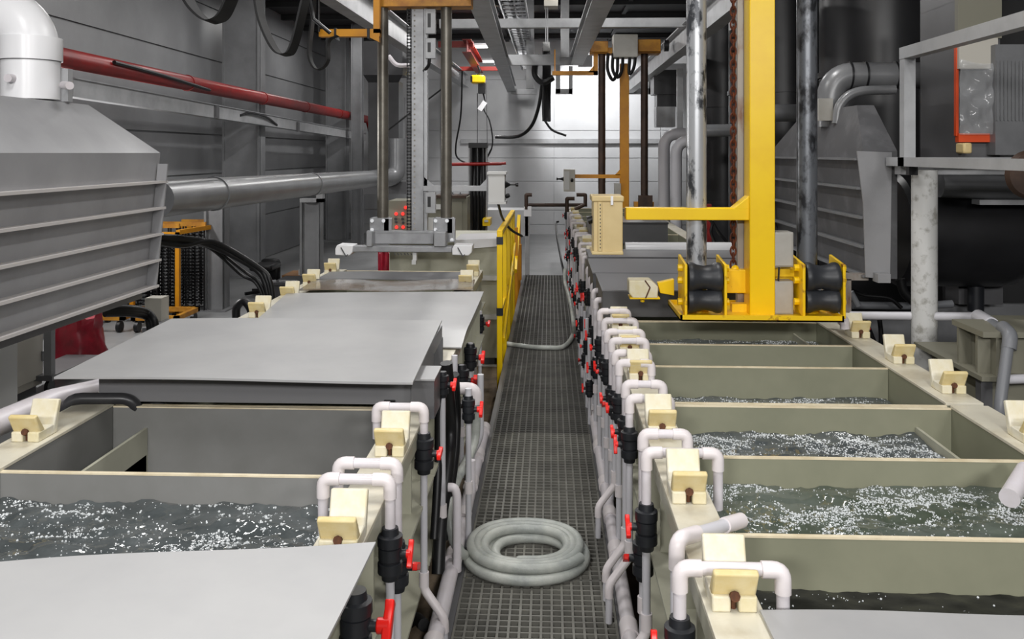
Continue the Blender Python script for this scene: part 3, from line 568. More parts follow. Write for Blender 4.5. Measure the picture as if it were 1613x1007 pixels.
g = MB().pbox(966, 54, 1005, 90, YF-.28, YF-.02); g.build('drive_box', 'box', t, .01)
MB().cyl(P(1046, 72, YF), P(1053, 72, YF), .08, 14).build('wheel', 'black', t)
for j, (pa, pb, dy) in enumerate((((958, 84), (972, 124), 126), ((966, 84), (980, 118), 122), ((992, 90), (1000, 108), 112))):
    MB().tube(spline([P(pa[0], pa[1], YF-.2), P(pa[0]-1, pa[1]+25, YF-.2), P((pa[0]+pb[0])/2, dy, YF-.2), P(pb[0], pb[1]-10, YF-.2), P(pb[0]+1, pb[1]-40, YF-.2)], 6), .022, 8).build('loop_cable', 'rubber', t)
MB().pbox(1006, 308, 1028, 330, YF-.14, YF-.06).build('roller_block', 'brown', t); MB().pbox(999, 318, 1030, 327, YF-.05, YF+.05).build('crossbar', 'oraw', t)
MB().pbox(968, 289, 978, 308, YF-.1, YF).build('switch_box', 'box', t)

# ---------------------------------------------------------------- grey lifter (left lane)
YG = 7.5
t = thing('bar_lifter', 'grey lifting frame with two round posts and a long steel bar over the left tanks', 'lifter', (X(650, YG), YG, .9))
for px in (603, 703): MB().cyl(P(px, 348, YG), P(px, -30, YG), .047, 24).build('guide_post', 'tube', t)
ms = MB().pbox(648, -30, 667, 366, YG+.05, YG+.12).pbox(668, -30, 673, 366, YG+.03, YG+.1); ms.build('mast', 'steel', t)
for i in range(44): MB().cyl(P(653, 8+i*8.2, YG+.05), P(653, 8+i*8.2, YG+.045), .008, 8).build('mast_hole', 'tube', t)
ch = MB()
for i in range(72):
    y = -8+i*5.2; ch.pbox(640.5, y, 642.3, y+4.4, YG+.02, YG+.035).pbox(646, y, 647.8, y+4.4, YG+.02, YG+.035).pbox(640.5, y+1.4, 647.8, y+3, YG+.022, YG+.033)
ch.build('roller_chain', 'chainb', t)
for px in (601, 701):
    bl = MB().pbox(px-19, 344, px+12, 368, YG-.1, YG+.06).pbox(px+3, 344, px+16, 382, YG-.1, YG-.05); o = bl.build('clamp_block', 'steel', t, .004)
    for dx, dy in ((-15, 348), (3, 348), (11, 378), (-15, 362)): MB().cyl(P(px+dx, dy, YG-.1), P(px+dx, dy, YG-.125), .016, 8).build('bolt_head', 'galv', o)
g = MB().pbox(577, 366, 586, 389, YG-.28, YG-.14).pbox(683, 366, 702, 389, YG-.28, YG-.14).pbox(586, 366, 683, 385, YG-.15, YG-.13).pbox(577, 364, 702, 369, YG-.15, YG-.05); g.build('saddle', 'steel', t, .006)
br = MB().pbox(556, 388, 712, 398, YG-.26, YG-.14); o = br.build('cross_beam', 'steel', t, .006)
for (a, b_) in ((528, 556), (712, 744)):
    nb = MB().prism([P(a+3, 386, YG-.3), P(b_, 387, YG-.3), P(b_-1, 398, YG-.3), P(b_-6, 403, YG-.3), P(a, 402, YG-.3), P(a, 392, YG-.3)], (0, .18, 0)).build('end_block', 'white', t, .006)
    MB().bar(P(a+9, 390, YG-.305), P(a+17, 404, YG-.305), .012, .008).bar(P(a+17, 404, YG-.305), P(a+20, 401, YG-.305), .012, .008).build('tie_rod', 'dark', nb)
hk = MB()
for i in range(6): hk.bar(P(621+i*5.2, 399, YG-.2), P(623+i*5.2, 402, YG-.2), .008, .008)
hk.build('small_hooks', 'dark', t); MB().pbox(650, 398, 656, 411, YG-.24, YG-.18).pbox(648.5, 410, 655, 417, YG-.25, YG-.17).build('sensor', 'pbox', t)
for (a, b_) in ((14, 53), (60, 92), (303, 336)):
    sb = MB().pbox(670, a, 686, b_, YG-.02, YG+.03).build('slotted_bracket', 'rail', t, .003); MB().pbox(673.5, a+7, 678.5, b_-10, YG-.024, YG-.02).build('slot', 'rubber', sb)
a = MB().pbox(667, 293, 767, 301, YG+.0, YG+.07).prism([P(668, 279, YG+.03), P(685, 294, YG+.03), P(668, 294, YG+.03)], (0, .02, 0)).prism([P(767, 281, YG+.03), P(755, 294, YG+.03), P(767, 294, YG+.03)], (0, .02, 0)); a.build('arm', 'rail', t)
cb = MB().pbox(769, 273, 795, 320, YG-.08, YG+.14).build('control_box', 'pbox', t, .005); MB().pbox(767, 271, 797, 275, YG-.1, YG+.16).build('box_cover', 'pbox', cb); MB().pbox(769, 318, 797, 322, YG-.1, YG+.16).build('box_cover', 'pbox', cb)
MB().lathe(P(795, 291, YG), (1, 0, 0), [(.035, 0), (.012, .04), (.006, .05), (.006, .09), (.016, .095), (.016, .115)], 10).lathe(P(796, 310, YG), (1, 0, .4), [(.016, 0), (.02, .02), (.014, .04)], 8).build('knobs', 'rubber', cb)
g = MB().pbox(600, -14, 742, 9, YG-.1, YG+.1); g.build('top_beam', 'oraw', t)
g = MB().pbox(588, -20, 598, 52, YG-.3, YG-.24).pbox(502, 46, 598, 57, YG-.3, YG-.22).prism([P(578, 57, YG-.3), P(597, 66, YG-.3), P(597, 57, YG-.3)], (0, .06, 0)); g.build('festoon_arm', 'ora', t)
MB().pbox(578, 44, 582, 60, YG-.32, YG-.2).build('strap', 'rubber', t); MB().pbox(526, 44, 529, 62, YG-.32, YG-.2).build('strap', 'rubber', t)
tag(MB().tube(spline([P(676, 75, YG), P(676, 100, YG), P(668, 112, YG+.05)], 6), .014, 8).build('black_cable', 'rubber'), 'short curled black cable under the slotted brackets of the left lifter', 'cable')

# festoon belts
def belt(pts, Y, wd, name, label):
    pp = spline([P(a, b_, Y) for a, b_ in pts], 8); b = MB()
    for p, q in zip(pp, pp[1:]): b.bar(p, q+(q-p)*.08, wd, .012, (0, 1, 0)) if False else b.add([p+Vector((0, -wd/2, 0)), p+Vector((0, wd/2, 0)), q+Vector((0, wd/2, 0)), q+Vector((0, -wd/2, 0)), p+Vector((.014, -wd/2, .004)), p+Vector((.014, wd/2, .004)), q+Vector((.014, wd/2, .004)), q+Vector((.014, -wd/2, .004))], [(0, 1, 2, 3), (7, 6, 5, 4), (0, 3, 7, 4), (1, 5, 6, 2), (0, 4, 5, 1), (3, 2, 6, 7)])
    return tag(b.build(name, 'strap'), label, 'cable')
belt([(284, -25), (300, 10), (322, 32), (336, 34), (352, 22), (372, -25)], 4.6, .16, 'festoon_cable', 'flat black cable loop hanging at the top left, nearest the camera')
belt([(402, -25), (410, 30), (430, 76), (447, 87), (462, 70), (485, -25)], 5.6, .16, 'festoon_cable', 'flat black cable loop hanging left of the orange arm, the biggest one')
belt([(494, -10), (490, 40), (486, 85), (494, 107), (505, 109), (515, 95), (516, 66), (530, 57)], 7.1, .1, 'festoon_cable', 'small black cable loop tied to the orange arm')
for (pts, r, Y, l) in (([(502, -10), (502, 50)], .012, 7.1, 'thin black cable dropping to the orange arm'), ([(611, 205), (700, 137)], .012, 12, 'black cable rising across behind the left lifter posts'), ([(488, 0), (494, 30), (520, 52)], .016, 7.0, 'black cable running into the orange arm')):
    tag(MB().tube([P(a, b_, Y) for a, b_ in pts], r, 8).build('black_cable', 'rubber'), l, 'cable')
tag(MB().tube(spline([P(612, 88, 9), P(625, 102, 9), P(645, 103, 9)], 6), .022, 8).build('white_conduit', 'pvc'), 'white conduit curving behind the left lifter post', 'conduit')

# ---------------------------------------------------------------- left exhaust hood
def hood(name, label, cat, s, x0, Y0, Y1, zl, zh, xa, za, ya0, ya1, xi, m, nrib, ribm, xtop=None, depth=.95, top=.92):
    """ribbed aisle face x0 at the bottom; s=+1 hood stands on the left and faces +x"""
    xt = x0 if xtop is None else xtop; xw = x0-s*depth
    t = thing(name, label, cat, (x0-s*.4, (Y0+Y1)/2, zl))
    v = [(x0, Y0, zl), (x0, Y1, zl), (xw, Y1, zl), (xw, Y0, zl), (xt, Y0, zh), (xt, Y1, zh), (xw, Y1, zh), (xw, Y0, zh), (xa, ya0, za), (xa, ya1, za), (xi, ya1, za), (xi, ya0, za)]
    f = [(0, 1, 5, 4), (1, 2, 6, 5), (2, 3, 7, 6), (3, 0, 4, 7), (4, 5, 9, 8), (5, 6, 10, 9), (6, 7, 11, 10), (7, 4, 8, 11), (8, 9, 10, 11), (3, 2, 1, 0)]
    if s < 0: f = [tuple(reversed(q)) for q in f]
    MB().add(v, f).build('hood_body', m, t)
    for i in range(nrib):
        u = i/(nrib-1)*top; z = zl+.012+(zh-zl)*u; x = x0+(xt-x0)*u
        MB().box(x, x+s*.055, Y0, Y1, z-.006, z+.006).build('rib', ribm, t)
    e = MB()
    e.prism([(x0, Y1-.03, zl), (x0+s*.05, Y1-.03, zl), (xt+s*.05, Y1-.03, zl+(zh-zl)*.92), (xt, Y1-.03, zl+(zh-zl)*.92)], (0, .012, 0)); e.build('end_fin', m, t)
    return t
th = hood('exhaust_hood', 'big grey ribbed exhaust hood at the left edge, with a white pipe on top', 'hood', 1, -2.03, 2.4, 4.42, .985, 1.67, -2.2, 1.90, 2.9, 4.15, -2.9, 'hood', 5, 'rib', xtop=-1.97, top=.77)
MB().box(-2.9, -2.03, 2.4, 4.35, .945, .985).build('lower_chamber', 'dark', th)
wp = thing('vent_pipe', 'fat white vent pipe with elbow on top of the left hood', 'pipe', tuple(P(47, 157, 3.9)))
a = P(48, 157, 3.9); R = .122
MB().tube(rnd([a, Vector((a.x, 3.9, Z(48, 25, 3.9))), Vector((a.x-.5, 3.9, Z(48, 25, 3.9)+.06))], .2, 12), R, 32).build('elbow_pipe', 'white', wp)
MB().cyl((a.x, 3.9, Z(48, 96, 3.9)), (a.x, 3.9, Z(48, 60, 3.9)), R+.01, 32).build('collar', 'white', wp)
MB().cyl((a.x, 3.9, Z(48, 97, 3.9)), (a.x, 3.9, Z(48, 93, 3.9)), R+.004, 32).build('dark_seam', 'dark', wp, label='dark joint line')
for px, py, dx in ((14, 123, -.0), (92, 134, .02)): MB().cyl(P(px+18, py+1, 3.84), P(px+(-2 if px < 50 else 8), py, 3.74 if px < 50 else 3.9), .018, 12).build('stub_pin', 'pvc', wp)
MB().pbox(96, 108, 107, 160, 3.95, 3.99).build('side_plate', 'rail', wp)
# right hood
h2 = hood('exhaust_hood', 'dusty grey ribbed exhaust hood behind the yellow lifter on the right', 'hood', -1, 1.77, 4.95, 7.0, .98, 1.68, 1.80, 1.95, 5.3, 6.4, 1.9, 'hoodd', 5, 'duct', xtop=1.72, depth=.13)
MB().prism([P(1350, 238, 4.93), P(1405, 240, 4.93), P(1402, 440, 4.93), P(1364, 437, 4.93), P(1360, 320, 4.93)], (0, .012, 0)).build('end_panel', 'hood', h2, label='pale grey end panel')
MB().pbox(1383, 432, 1403, 446, 4.86, 4.94).build('corner_tube', 'hood', h2)
MB().pbox(1326, 440, 1341, 700, 4.98, 5.05).pbox(1326, 432, 1368, 442, 4.98, 5.05).build('leg', 'stain', h2, label='rusty grey leg')
t = thing('vent_pipe', 'beige grey vent pipe with elbow on the right hood', 'pipe', tuple(P(1307, 195, 5.8)))
y = 5.8; R = .085
MB().tube(rnd([P(1308, 200, y), P(1308, 119, y), P(1520, 119, y)], .16, 10), R, 24).build('elbow_pipe', 'duct', t)
for px in (1336, 1360, 1408, 1488): MB().cyl(P(px, 119, y), P(px+3, 119, y), R+.006, 24).build('dark_band', 'black', t)
MB().pbox(1290, 155, 1312, 190, y-.13, y-.09).build('damper_plate', 'box', t)
tag(MB().tube(spline([P(1318, 195, 5.6), P(1324, 165, 5.6), P(1350, 145, 5.6), P(1410, 141, 5.6)], 8), .03, 10).build('grey_tube', 'duct'), 'thin grey tube curving up beside the right vent pipe', 'pipe')

# ---------------------------------------------------------------- along the left wall
t = thing('fire_pipe', 'long red pipe along the left wall', 'pipe', (-4.22, 12, 2.5))
pz = lambda px, py: (lambda k: k)(None)
def side(px, py, x):
    u = (px-806.5)/F; k = -SA+u*CA; d = x/k; return Vector((x, d*(CA+u*SA), H+(HZ-py)/F*d))
a, b_ = side(20, 75, -4.22), side(577, 188, -4.22)
MB().tube([a, b_], .088, 20).build('red_main', 'redp', t)
MB().tube(rnd([b_, b_+Vector((0, .12, 0)), b_+Vector((.12, .12, -.5))], .1), .05, 12).build('red_branch', 'redp', t)
for u in (.25, .45, .62, .8, .93):
    p = a.lerp(b_, u); d = (b_-a).normalized(); MB().cyl(p-d*.02, p+d*.02, .096, 20).build('pipe_joint', 'redp', t)
tag(MB().tube(spline([side(180, 98, -4.12), side(260, 120, -4.12), side(330, 142, -4.12)], 6), .02, 8).build('black_cable', 'rubber'), 'black cable strapped along the red pipe', 'cable')
t = thing('cable_tray', 'grey cable tray running below the red pipe', 'cable tray', (-4.3, 10, 2))
a, b_ = side(105, 138, -4.28), side(572, 216, -4.28)
MB().bar(a, b_, .12, .16).build('tray_body', 'rail', t); MB().bar(a+Vector((0, 0, .085)), b_+Vector((0, 0, .085)), .16, .012).build('tray_lid', 'steel', t)
for px in (342, 470): 
    p = side(px, 176 if px < 400 else 200, -4.2); MB().box(-4.22, -4.19, p.y-.05, p.y+.05, p.z-.08, p.z+.08).build('clip', 'dark', t)
tag(MB().tube(spline([side(378, 182, -4.22), side(395, 178, -4.18), side(420, 185, -4.18), side(436, 197, -4.22)], 6), .018, 8).build('black_cable', 'rubber'), 'black cable arching over the grey cable tray', 'cable')
t = thing('exhaust_duct', 'long grey round duct running back from the left hood', 'duct', (-2.7, 9, 1.3))
a, b_ = P(245, 314, 5.4), P(592, 281, 13.2)
MB().tube([a, b_], .118, 24).build('duct_pipe', 'duct', t)
for u in (.13, .5, .98):
    p = a.lerp(b_, u); d = (b_-a).normalized(); MB().cyl(p-d*.02, p+d*.02, .126, 24).build('duct_band', 'duct', t)
MB().tube(rnd([b_, b_+Vector((.28, .3, 0)), b_+Vector((.28, .3, .6))], .25, 8), .13, 20).build('duct_elbow', 'duct', t)
tag(MB().pbox(472, 313, 508, 319, 11.5, 11.62).pbox(498, 276, 508, 319, 11.5, 11.62).build('duct_bracket', 'rail'), 'pale L-shaped bracket under the grey duct', 'bracket')
t = thing('vertical_duct', 'dark vertical duct behind the left lifter post', 'duct', tuple(P(605, 315, 13.8)))
MB().pbox(572, 65, 634, 118, 13.6, 14.2).build('duct_box', 'blk2', t); MB().add([P(572, 118, 13.6), P(634, 118, 13.6), P(628, 130, 13.7), P(580, 130, 13.7), P(572, 118, 14.2), P(634, 118, 14.2), P(628, 130, 14.1), P(580, 130, 14.1)], [(0, 1, 2, 3), (7, 6, 5, 4), (1, 5, 6, 2), (4, 0, 3, 7)]).build('reducer', 'blk2', t)
MB().pbox(580, 128, 628, 302, 13.7, 14.1).build('duct_shaft', 'blk2', t); MB().pbox(572, 286, 640, 306, 13.6, 14.2).build('duct_foot', 'dark', t)
MB().pbox(612, 152, 632, 262, 14.2, 14.6).build('side_duct', 'duct', t)

# cabinets, bag, trolleys, racks on the left floor
t = thing('steel_cabinet', 'white cabinet at the left edge below the hood', 'cabinet', (-4.3, 5.9, FL))
MB().box(-4.9, X(28, 6.2), 5.7, 6.2, FL+.08, 1.3).build('cabinet_body', 'pbox', t, .006); MB().box(-4.85, X(26, 6.2), 5.75, 6.15, FL, FL+.08).build('plinth', 'dark', t)
t = thing('electric_cabinet', 'beige cabinet with hinged door beside the red bag', 'cabinet', (-4.3, 6.9, FL))
x = X(55, 6.9)
MB().box(-4.9, x, 6.45, 7.0, FL+.06, 1.25).build('cabinet_body', 'cab', t, .005); MB().box(x, x+.02, 6.5, 6.98, FL+.12, 1.2).build('door', 'cab', t, .004)
for z in (.0, .45, .9): MB().cyl((x+.03, 6.97, z), (x+.03, 6.97, z+.08), .018, 8).build('hinge', 'steel', t)
MB().box(-4.85, x-.02, 6.5, 6.95, FL, FL+.06).build('plinth', 'dark', t)
def bag(cx, cy, z, wx, wy, h, label, seed):
    b = MB(); rings = []; n, m = 28, 12
    for j in range(m+1):
        v = j/m; rr = (1.06-.28*v)*(1-.0*v) if v > .08 else .9
        for k in range(n):
            an = 2*math.pi*k/n; q = rr*(1+.16*noise.noise(Vector((math.cos(an)*2.2+seed, math.sin(an)*2.2, v*2.5)))+(.08*math.sin(an*9) if v > .7 else .03*math.sin(an*5+v*6)))
            rings.append((cx+wx/2*q*math.cos(an), cy+wy/2*q*math.sin(an), z+h*v+(.03*math.sin(an*4+1) if j == m else 0)))
    fs = [(j*n+k, j*n+(k+1) % n, (j+1)*n+(k+1) % n, (j+1)*n+k) for j in range(m) for k in range(n)]+[tuple(range(n-1, -1, -1)), tuple(m*n+k for k in range(n))]
    return tag(b.add(rings, fs).build('plastic_bag', 'bag'), label, 'bag')
p = G(97, 578, FL+.04); bag(p.x, p.y+.25, FL+.04, .5, .45, .42, 'crumpled dark red plastic bag on the floor under the left hood', 3)
p = P(597, 428, 9.6); bag(p.x, 10.0, FL, .2, .25, Z(597, 402, 9.6)-FL, 'red plastic bag standing beside the far control cabinet', 9)
t = thing('low_trolley', 'grey trolley with upright post in front of the red bag', 'trolley', tuple(G(78, 622, FL)))
p = G(78, 620, FL); MB().box(p.x-.03, p.x+.03, p.y-.03, p.y+.03, FL+.15, .95).build('post', 'column', t); MB().box(p.x-.25, p.x+.05, p.y-.05, p.y+.7, FL+.11, FL+.15).build('deck', 'dark', t)
for dx, dy in ((0, 0), (-.2, .05), (0, .6)): MB().cyl((p.x+dx-.015, p.y+dy, FL+.055), (p.x+dx+.015, p.y+dy, FL+.055), .055, 14).build('wheel', 'rubber', t)
p = G(102, 584, FL); tag(MB().box(p.x-.3, p.x+.35, p.y-.05, p.y+.5, FL, FL+.035).build('floor_mat', 'dark'), 'dark board on the floor under the red bag', 'board')
p = G(128, 575, FL); tag(MB().box(p.x-.02, p.x+.4, p.y-.4, p.y-.1, FL, FL+.04).build('board', 'pbox'), 'white board on the floor right of the red bag', 'board')
def flat_trolley(pxs, py, Y, label):
    a = P(pxs[0], py, Y); b_ = P(pxs[1], py, Y); t = thing('flat_trolley', label, 'trolley', ((a.x+b_.x)/2, Y, FL), 'orange flat trolleys')
    MB().box(a.x, b_.x, Y, Y+.05, FL+.13, FL+.18).box(a.x, b_.x, Y+.55, Y+.6, FL+.13, FL+.18).box(a.x, a.x+.05, Y, Y+.6, FL+.13, FL+.18).box(b_.x-.05, b_.x, Y, Y+.6, FL+.13, FL+.18).build('frame', 'oraw', t)
    for x in (a.x+.06, b_.x-.06):
        for y in (Y+.03, Y+.57):
            MB().cyl((x-.02, y, FL+.06), (x+.02, y, FL+.06), .06, 16).build('caster', 'rubber', t)
    return t
flat_trolley((120, 195), 505, 9.3, 'orange flat trolley on casters right of the red bag')
flat_trolley((206, 280), 505, 9.3, 'orange flat trolley on casters in front of the black racks')
t = thing('rack_frame', 'orange frame of the plating rack trolley beside the left hood', 'rack', tuple(P(280, 510, 9.95)))
Yr = 9.95; f0, f1 = X(205, Yr), X(283, Yr); zt2 = Z(280, 366, Yr); f = MB()
MB().box(f1-.045, f1, Yr-.02, Yr+.03, FL+.05, zt2).build('upright', 'ora', t); MB().box(f1+.1, f1+.145, Yr+1.0, Yr+1.05, FL+.05, zt2).build('upright', 'ora', t); MB().box(f0, f0+.045, Yr-.02, Yr+.03, FL+.05, zt2).build('upright', 'ora', t)
MB().box(f0, f1, Yr-.02, Yr+.03, zt2-.04, zt2).build('top_rail', 'ora', t); MB().box(f0, f1+.15, Yr+1.0, Yr+1.05, zt2-.04, zt2).build('top_rail', 'ora', t)
MB().bar((f1-.02, Yr, zt2), (f1+.12, Yr+1.05, zt2), .05, .05).bar((f0, Yr, zt2), (f0, Yr+1.05, zt2), .05, .05).build('side_rail', 'ora', t)
MB().box(f0, f1+.12, Yr-.02, Yr+.03, FL+.1, FL+.15).build('bottom_rail', 'oraw', t)
for x in (f0+.05, f1-.05): MB().cyl((x-.02, Yr, FL+.055), (x+.02, Yr, FL+.055), .055, 14).build('caster', 'rubber', t)
def prack(x, y, w_, label):
    z1 = zt2+.02; z0 = FL+.02; t = thing('plating_rack', label, 'rack', (x, y, z0), 'black plating racks hanging from the orange frame'); b = MB()
    for k in range(4): b.box(x-w_/2+k*w_/3-.008, x-w_/2+k*w_/3+.008, y-.008, y+.008, z0, z1)
    n = 22
    for i in range(n):
        z = z0+.05+(z1-z0-.12)*i/n; b.box(x-w_/2, x+w_/2, y-.006, y+.006, z-.006, z+.006)
        for k in range(5): xx = x-w_/2+(k+.2)*w_/5; b.bar((xx, y, z), (xx+.012, y-.07, z+.035), .012, .012)
    b.build('rack_wires', 'rubber', t); MB().box(x-w_/2-.02, x+w_/2+.02, y-.02, y+.02, z1, z1+.05).build('hanger_bar', 'oraw', t); return t
r0 = prack(X(225, 10.2), 10.2, .34, 'black plating rack hanging at the hood end of the orange frame'); b0 = Vector(r0.location)
for (px, Y, l) in ((258, 10.3, 'black plating rack hanging left of the orange upright'), (262, 10.6, 'black plating rack hanging behind the orange upright'), (300, 10.55, 'black plating rack hanging right of the orange upright'), (310, 10.95, 'black plating rack hanging nearest the grey column')): dup(r0, (X(px, Y)-b0.x, Y-b0.y, 0), l)
# black cables from the hood
ends = [(428, 486), (424, 492), (420, 480), (415, 476), (430, 480)]
for i, (l, m1, m2) in enumerate((('topmost of the bundle', (335, 384), (402, 418)), ('second strand of the bundle', (335, 389), (400, 423)), ('middle strand of the bundle', (330, 388), (385, 428)), ('lowest thin strand of the bundle', (330, 391), (378, 432)), ('outer strand of the bundle', (338, 382), (408, 422)))):
    tag(MB().tube(spline([P(236, 372+i*2, 6.2), P(285, 375+i*3, 6.5), P(m1[0], m1[1], 6.8), P(m2[0], m2[1], 7.0), P((m2[0]+ends[i][0])/2+6, (m2[1]+ends[i][1])/2-8, 7.0), P(ends[i][0], ends[i][1], 7.0), P(ends[i][0], 520, 7.0)], 8), .021 if i in (0, 1, 4) else .012, 10).build('black_cable', 'rubber'), 'black cable arching from the hood to the left tanks, '+l, 'cable')
tag(MB().tube(spline([P(372, 505, 7.6), P(373, 485, 7.6), P(384, 475, 7.6), P(394, 486, 7.6), P(397, 500, 7.6)], 8), .035, 10).build('black_hose', 'rubber'), 'small black hose loop standing behind the raised sheet', 'hose')
for i, l in enumerate(('upper', 'middle', 'lower')):
    tag(MB().tube(spline([P(165, 488+i*3, 6.6), P(205, 486+i*4, 6.8), P(230, 491+i*4, 7), P(243-i*4, 505+i*3, 7), P(246-i*4, 530, 7)], 8), .028, 10).build('black_hose', 'rubber'), 'thick black hose bending to the floor below the left hood, %s of three' % l, 'hose')
tag(MB().pbox(228, 470, 254, 520, 7.3, 7.45).build('board', 'cab'), 'stained beige board leaning beside the black hoses', 'board')
tag(MB().pbox(224, 517, 265, 625, 7.0, 7.4).build('pipe_stand', 'column'), 'grey block at the foot of the black hoses', 'block')
t = thing('office_chair', 'black office chair behind the arching cables', 'chair', (X(424, 12), 12, FL))
MB().pbox(409, 408, 440, 446, 12, 12.1).build('backrest', 'rubber', t, .08); MB().box(X(407, 12), X(442, 12), 11.6, 12.05, .1, .18).build('seat', 'rubber', t, .03); MB().cyl((X(424, 12), 11.85, FL), (X(424, 12), 11.85, .1), .03).build('stem', 'rubber', t)
for k in range(5):
    an = k*1.257; MB().bar((X(424, 12), 11.85, FL+.06), (X(424, 12)+.28*math.cos(an), 11.85+.28*math.sin(an), FL+.04), .04, .04).build('base_leg', 'rubber', t)
t = thing('parts_bin', 'dark grey crate of small metal parts beside the black chair', 'crate', (X(450, 11), 11, FL))
MB().pbox(426, 449, 472, 480, 10.9, 11.5).pbox(426, 446, 472, 450, 10.88, 11.52).build('bin_body', 'blk2', t); 
b = MB(); rng = random.Random(5)
for i in range(26): b.obox(P(rng.uniform(430, 468), 446, rng.uniform(10.95, 11.4))+Vector((0, 0, .02)), (.07, .03, .03), Matrix.Rotation(rng.random()*3, 3, 'Z'))
tag(b.build('metal_parts', 'steel'), 'loose small metal parts heaped in the dark grey crate', 'metal parts', kind='stuff')
t = thing('work_table', 'small table with brown board top behind the crate', 'table', (X(462, 11.9), 11.9, FL)); MB().pbox(444, 434, 485, 438, 11.7, 12.2).build('table_top', 'wood', t)
for px in (447, 482): MB().box(X(px, 11.8)-.02, X(px, 11.8)+.02, 11.8, 11.84, FL, Z(px, 438, 11.7)).build('leg', 'dark', t)
tag(MB().pbox(470, 425, 484, 434, 11.75, 12.0).build('small_box', 'pbox'), 'small pale box on the table behind the crate', 'box')

# ---------------------------------------------------------------- block of equipment behind the left lifter
t = thing('rinse_tank', 'pale tank behind the left lifter with a white film roll on top', 'tank', (-1.2, 8.6, FL))
xl, xr = X(613, 7.95), X(787, 7.95); zt3 = Z(700, 383, 7.95)
MB().box(xl, xr, 7.95, 9.0, FL+.08, zt3).build('tank_body', 'pp', t, .006); MB().box(xl-.01, xr+.01, 7.93, 9.02, zt3, zt3+.02).build('tank_rim', 'pp', t)
for py in (437, 498, 577): z = Z(700, py, 7.95); MB().box(xl, xr, 7.91, 7.95, z-.02, z+.02).build('stiffener', 'pbox', t)
for x in (xl+.1, xr-.1): MB().box(x-.05, x+.05, 8.0, 8.1, FL, FL+.08).build('foot', 'dark', t)
tag(MB().prism([P(715, 392, 7.9), P(716, 378, 7.9), P(786, 376, 7.9), P(786, 388, 7.9), P(730, 393, 7.9)], (0, .6, 0)).build('film_roll', 'film2'), 'white film sheet folded on top of the pale tank, left of the handrail', 'film')
t = thing('control_cabinet', 'olive control cabinet with lit red buttons behind the left lifter', 'cabinet', (X(650, 10.4), 10.4, FL))
MB().pbox(612, 316, 672, 512, 10.4, 10.9).build('cabinet_body', 'olive', t, .006)
for (x, y) in ((624, 337), (634.5, 337), (624.5, 358), (635, 358), (639, 327)): MB().cyl(P(x, y, 10.4), P(x, y, 10.36), .02, 12).build('red_button', 'redl', t, label='glowing red button')
bb = MB()
for (x, y) in ((623, 345), (634, 345), (624, 350), (635, 351)): bb.cyl(P(x, y, 10.4), P(x, y, 10.37), .016, 10)
bb.build('knobs', 'rubber', t)
t = thing('control_cabinet', 'olive cabinet with black vents right of the lit buttons', 'cabinet', (X(705, 10.6), 10.6, FL))
MB().pbox(664, 310, 736, 512, 10.6, 11).build('cabinet_body', 'olive', t, .006); MB().pbox(684, 308, 734, 312, 10.55, 11).build('top_trim', 'brown', t); MB().pbox(712, 318, 728, 366, 10.58, 10.6).build('door', 'olive', t); MB().pbox(687, 322, 694, 330, 10.57, 10.6).build('meter', 'pbox', t)
bb = MB()
for px in (713, 725): bb.cyl(P(px, 309, 10.8), P(px, 303, 10.8), .008, 6).bar(P(px-3, 306, 10.8), P(px+3, 306, 10.8), .01, .01)
bb.build('terminals', 'dark', t)
t = thing('isolator_box', 'pale grey switch box with a black slot on the left lifter mast', 'box', tuple(P(676, 337, 10.0))); MB().pbox(668, 344, 686, 364, 10.45, 10.6).build('box_body', 'pbox', t)
for i, (px, w_) in enumerate(((743, .05), (748, .045), (753, .06), (758, .045), (762, .05))):
    tag(MB().tube([P(px, 228, 11.6+.05*(i % 2)), P(px+(i-2)*.4, 300, 11.6), P(px, 366, 11.6+.05*(i % 2)), P(px, 420, 11.6)], .022, 8).build('black_cable', 'rubber'), 'black cable in the vertical bundle behind the pale control box, %s from the left' % ORD[i], 'cable', 'black cables in the vertical bundle')
t = thing('cable_duct', 'pale upright channel carrying the black cable bundle', 'channel', tuple(P(752, 370, 11.7))); MB().pbox(737.5, 228, 740, 471, 11.65, 11.8).pbox(764, 228, 767, 471, 11.65, 11.8).pbox(737.5, 228, 767, 471, 11.8, 11.84).build('channel', 'rail', t); MB().pbox(738, 225, 768, 233, 11.5, 11.64).build('cable_clamp', 'rubber', t)
t = thing('socket_box', 'small yellow box right of the black cable bundle', 'box', tuple(P(766, 356, 11.4))); MB().pbox(760, 345, 772, 356, 11.3, 11.66).build('box_body', 'yel', t); MB().pbox(763, 346.5, 769, 350, 11.29, 11.3).build('label_plate', 'pbox', t)
tag(MB().pbox(766, 331, 832, 372, 12.6, 13.2).build('worktop', 'wallb'), 'white bench block behind the handrail', 'bench')
tag(MB().tube(spline([P(785, 322, 7.6), P(792, 345, 7.8), P(805, 362, 8.2), P(822, 372, 8.6)], 6), .012, 8).build('black_cable', 'rubber'), 'black cable hanging from the pale control box to the handrail', 'cable')

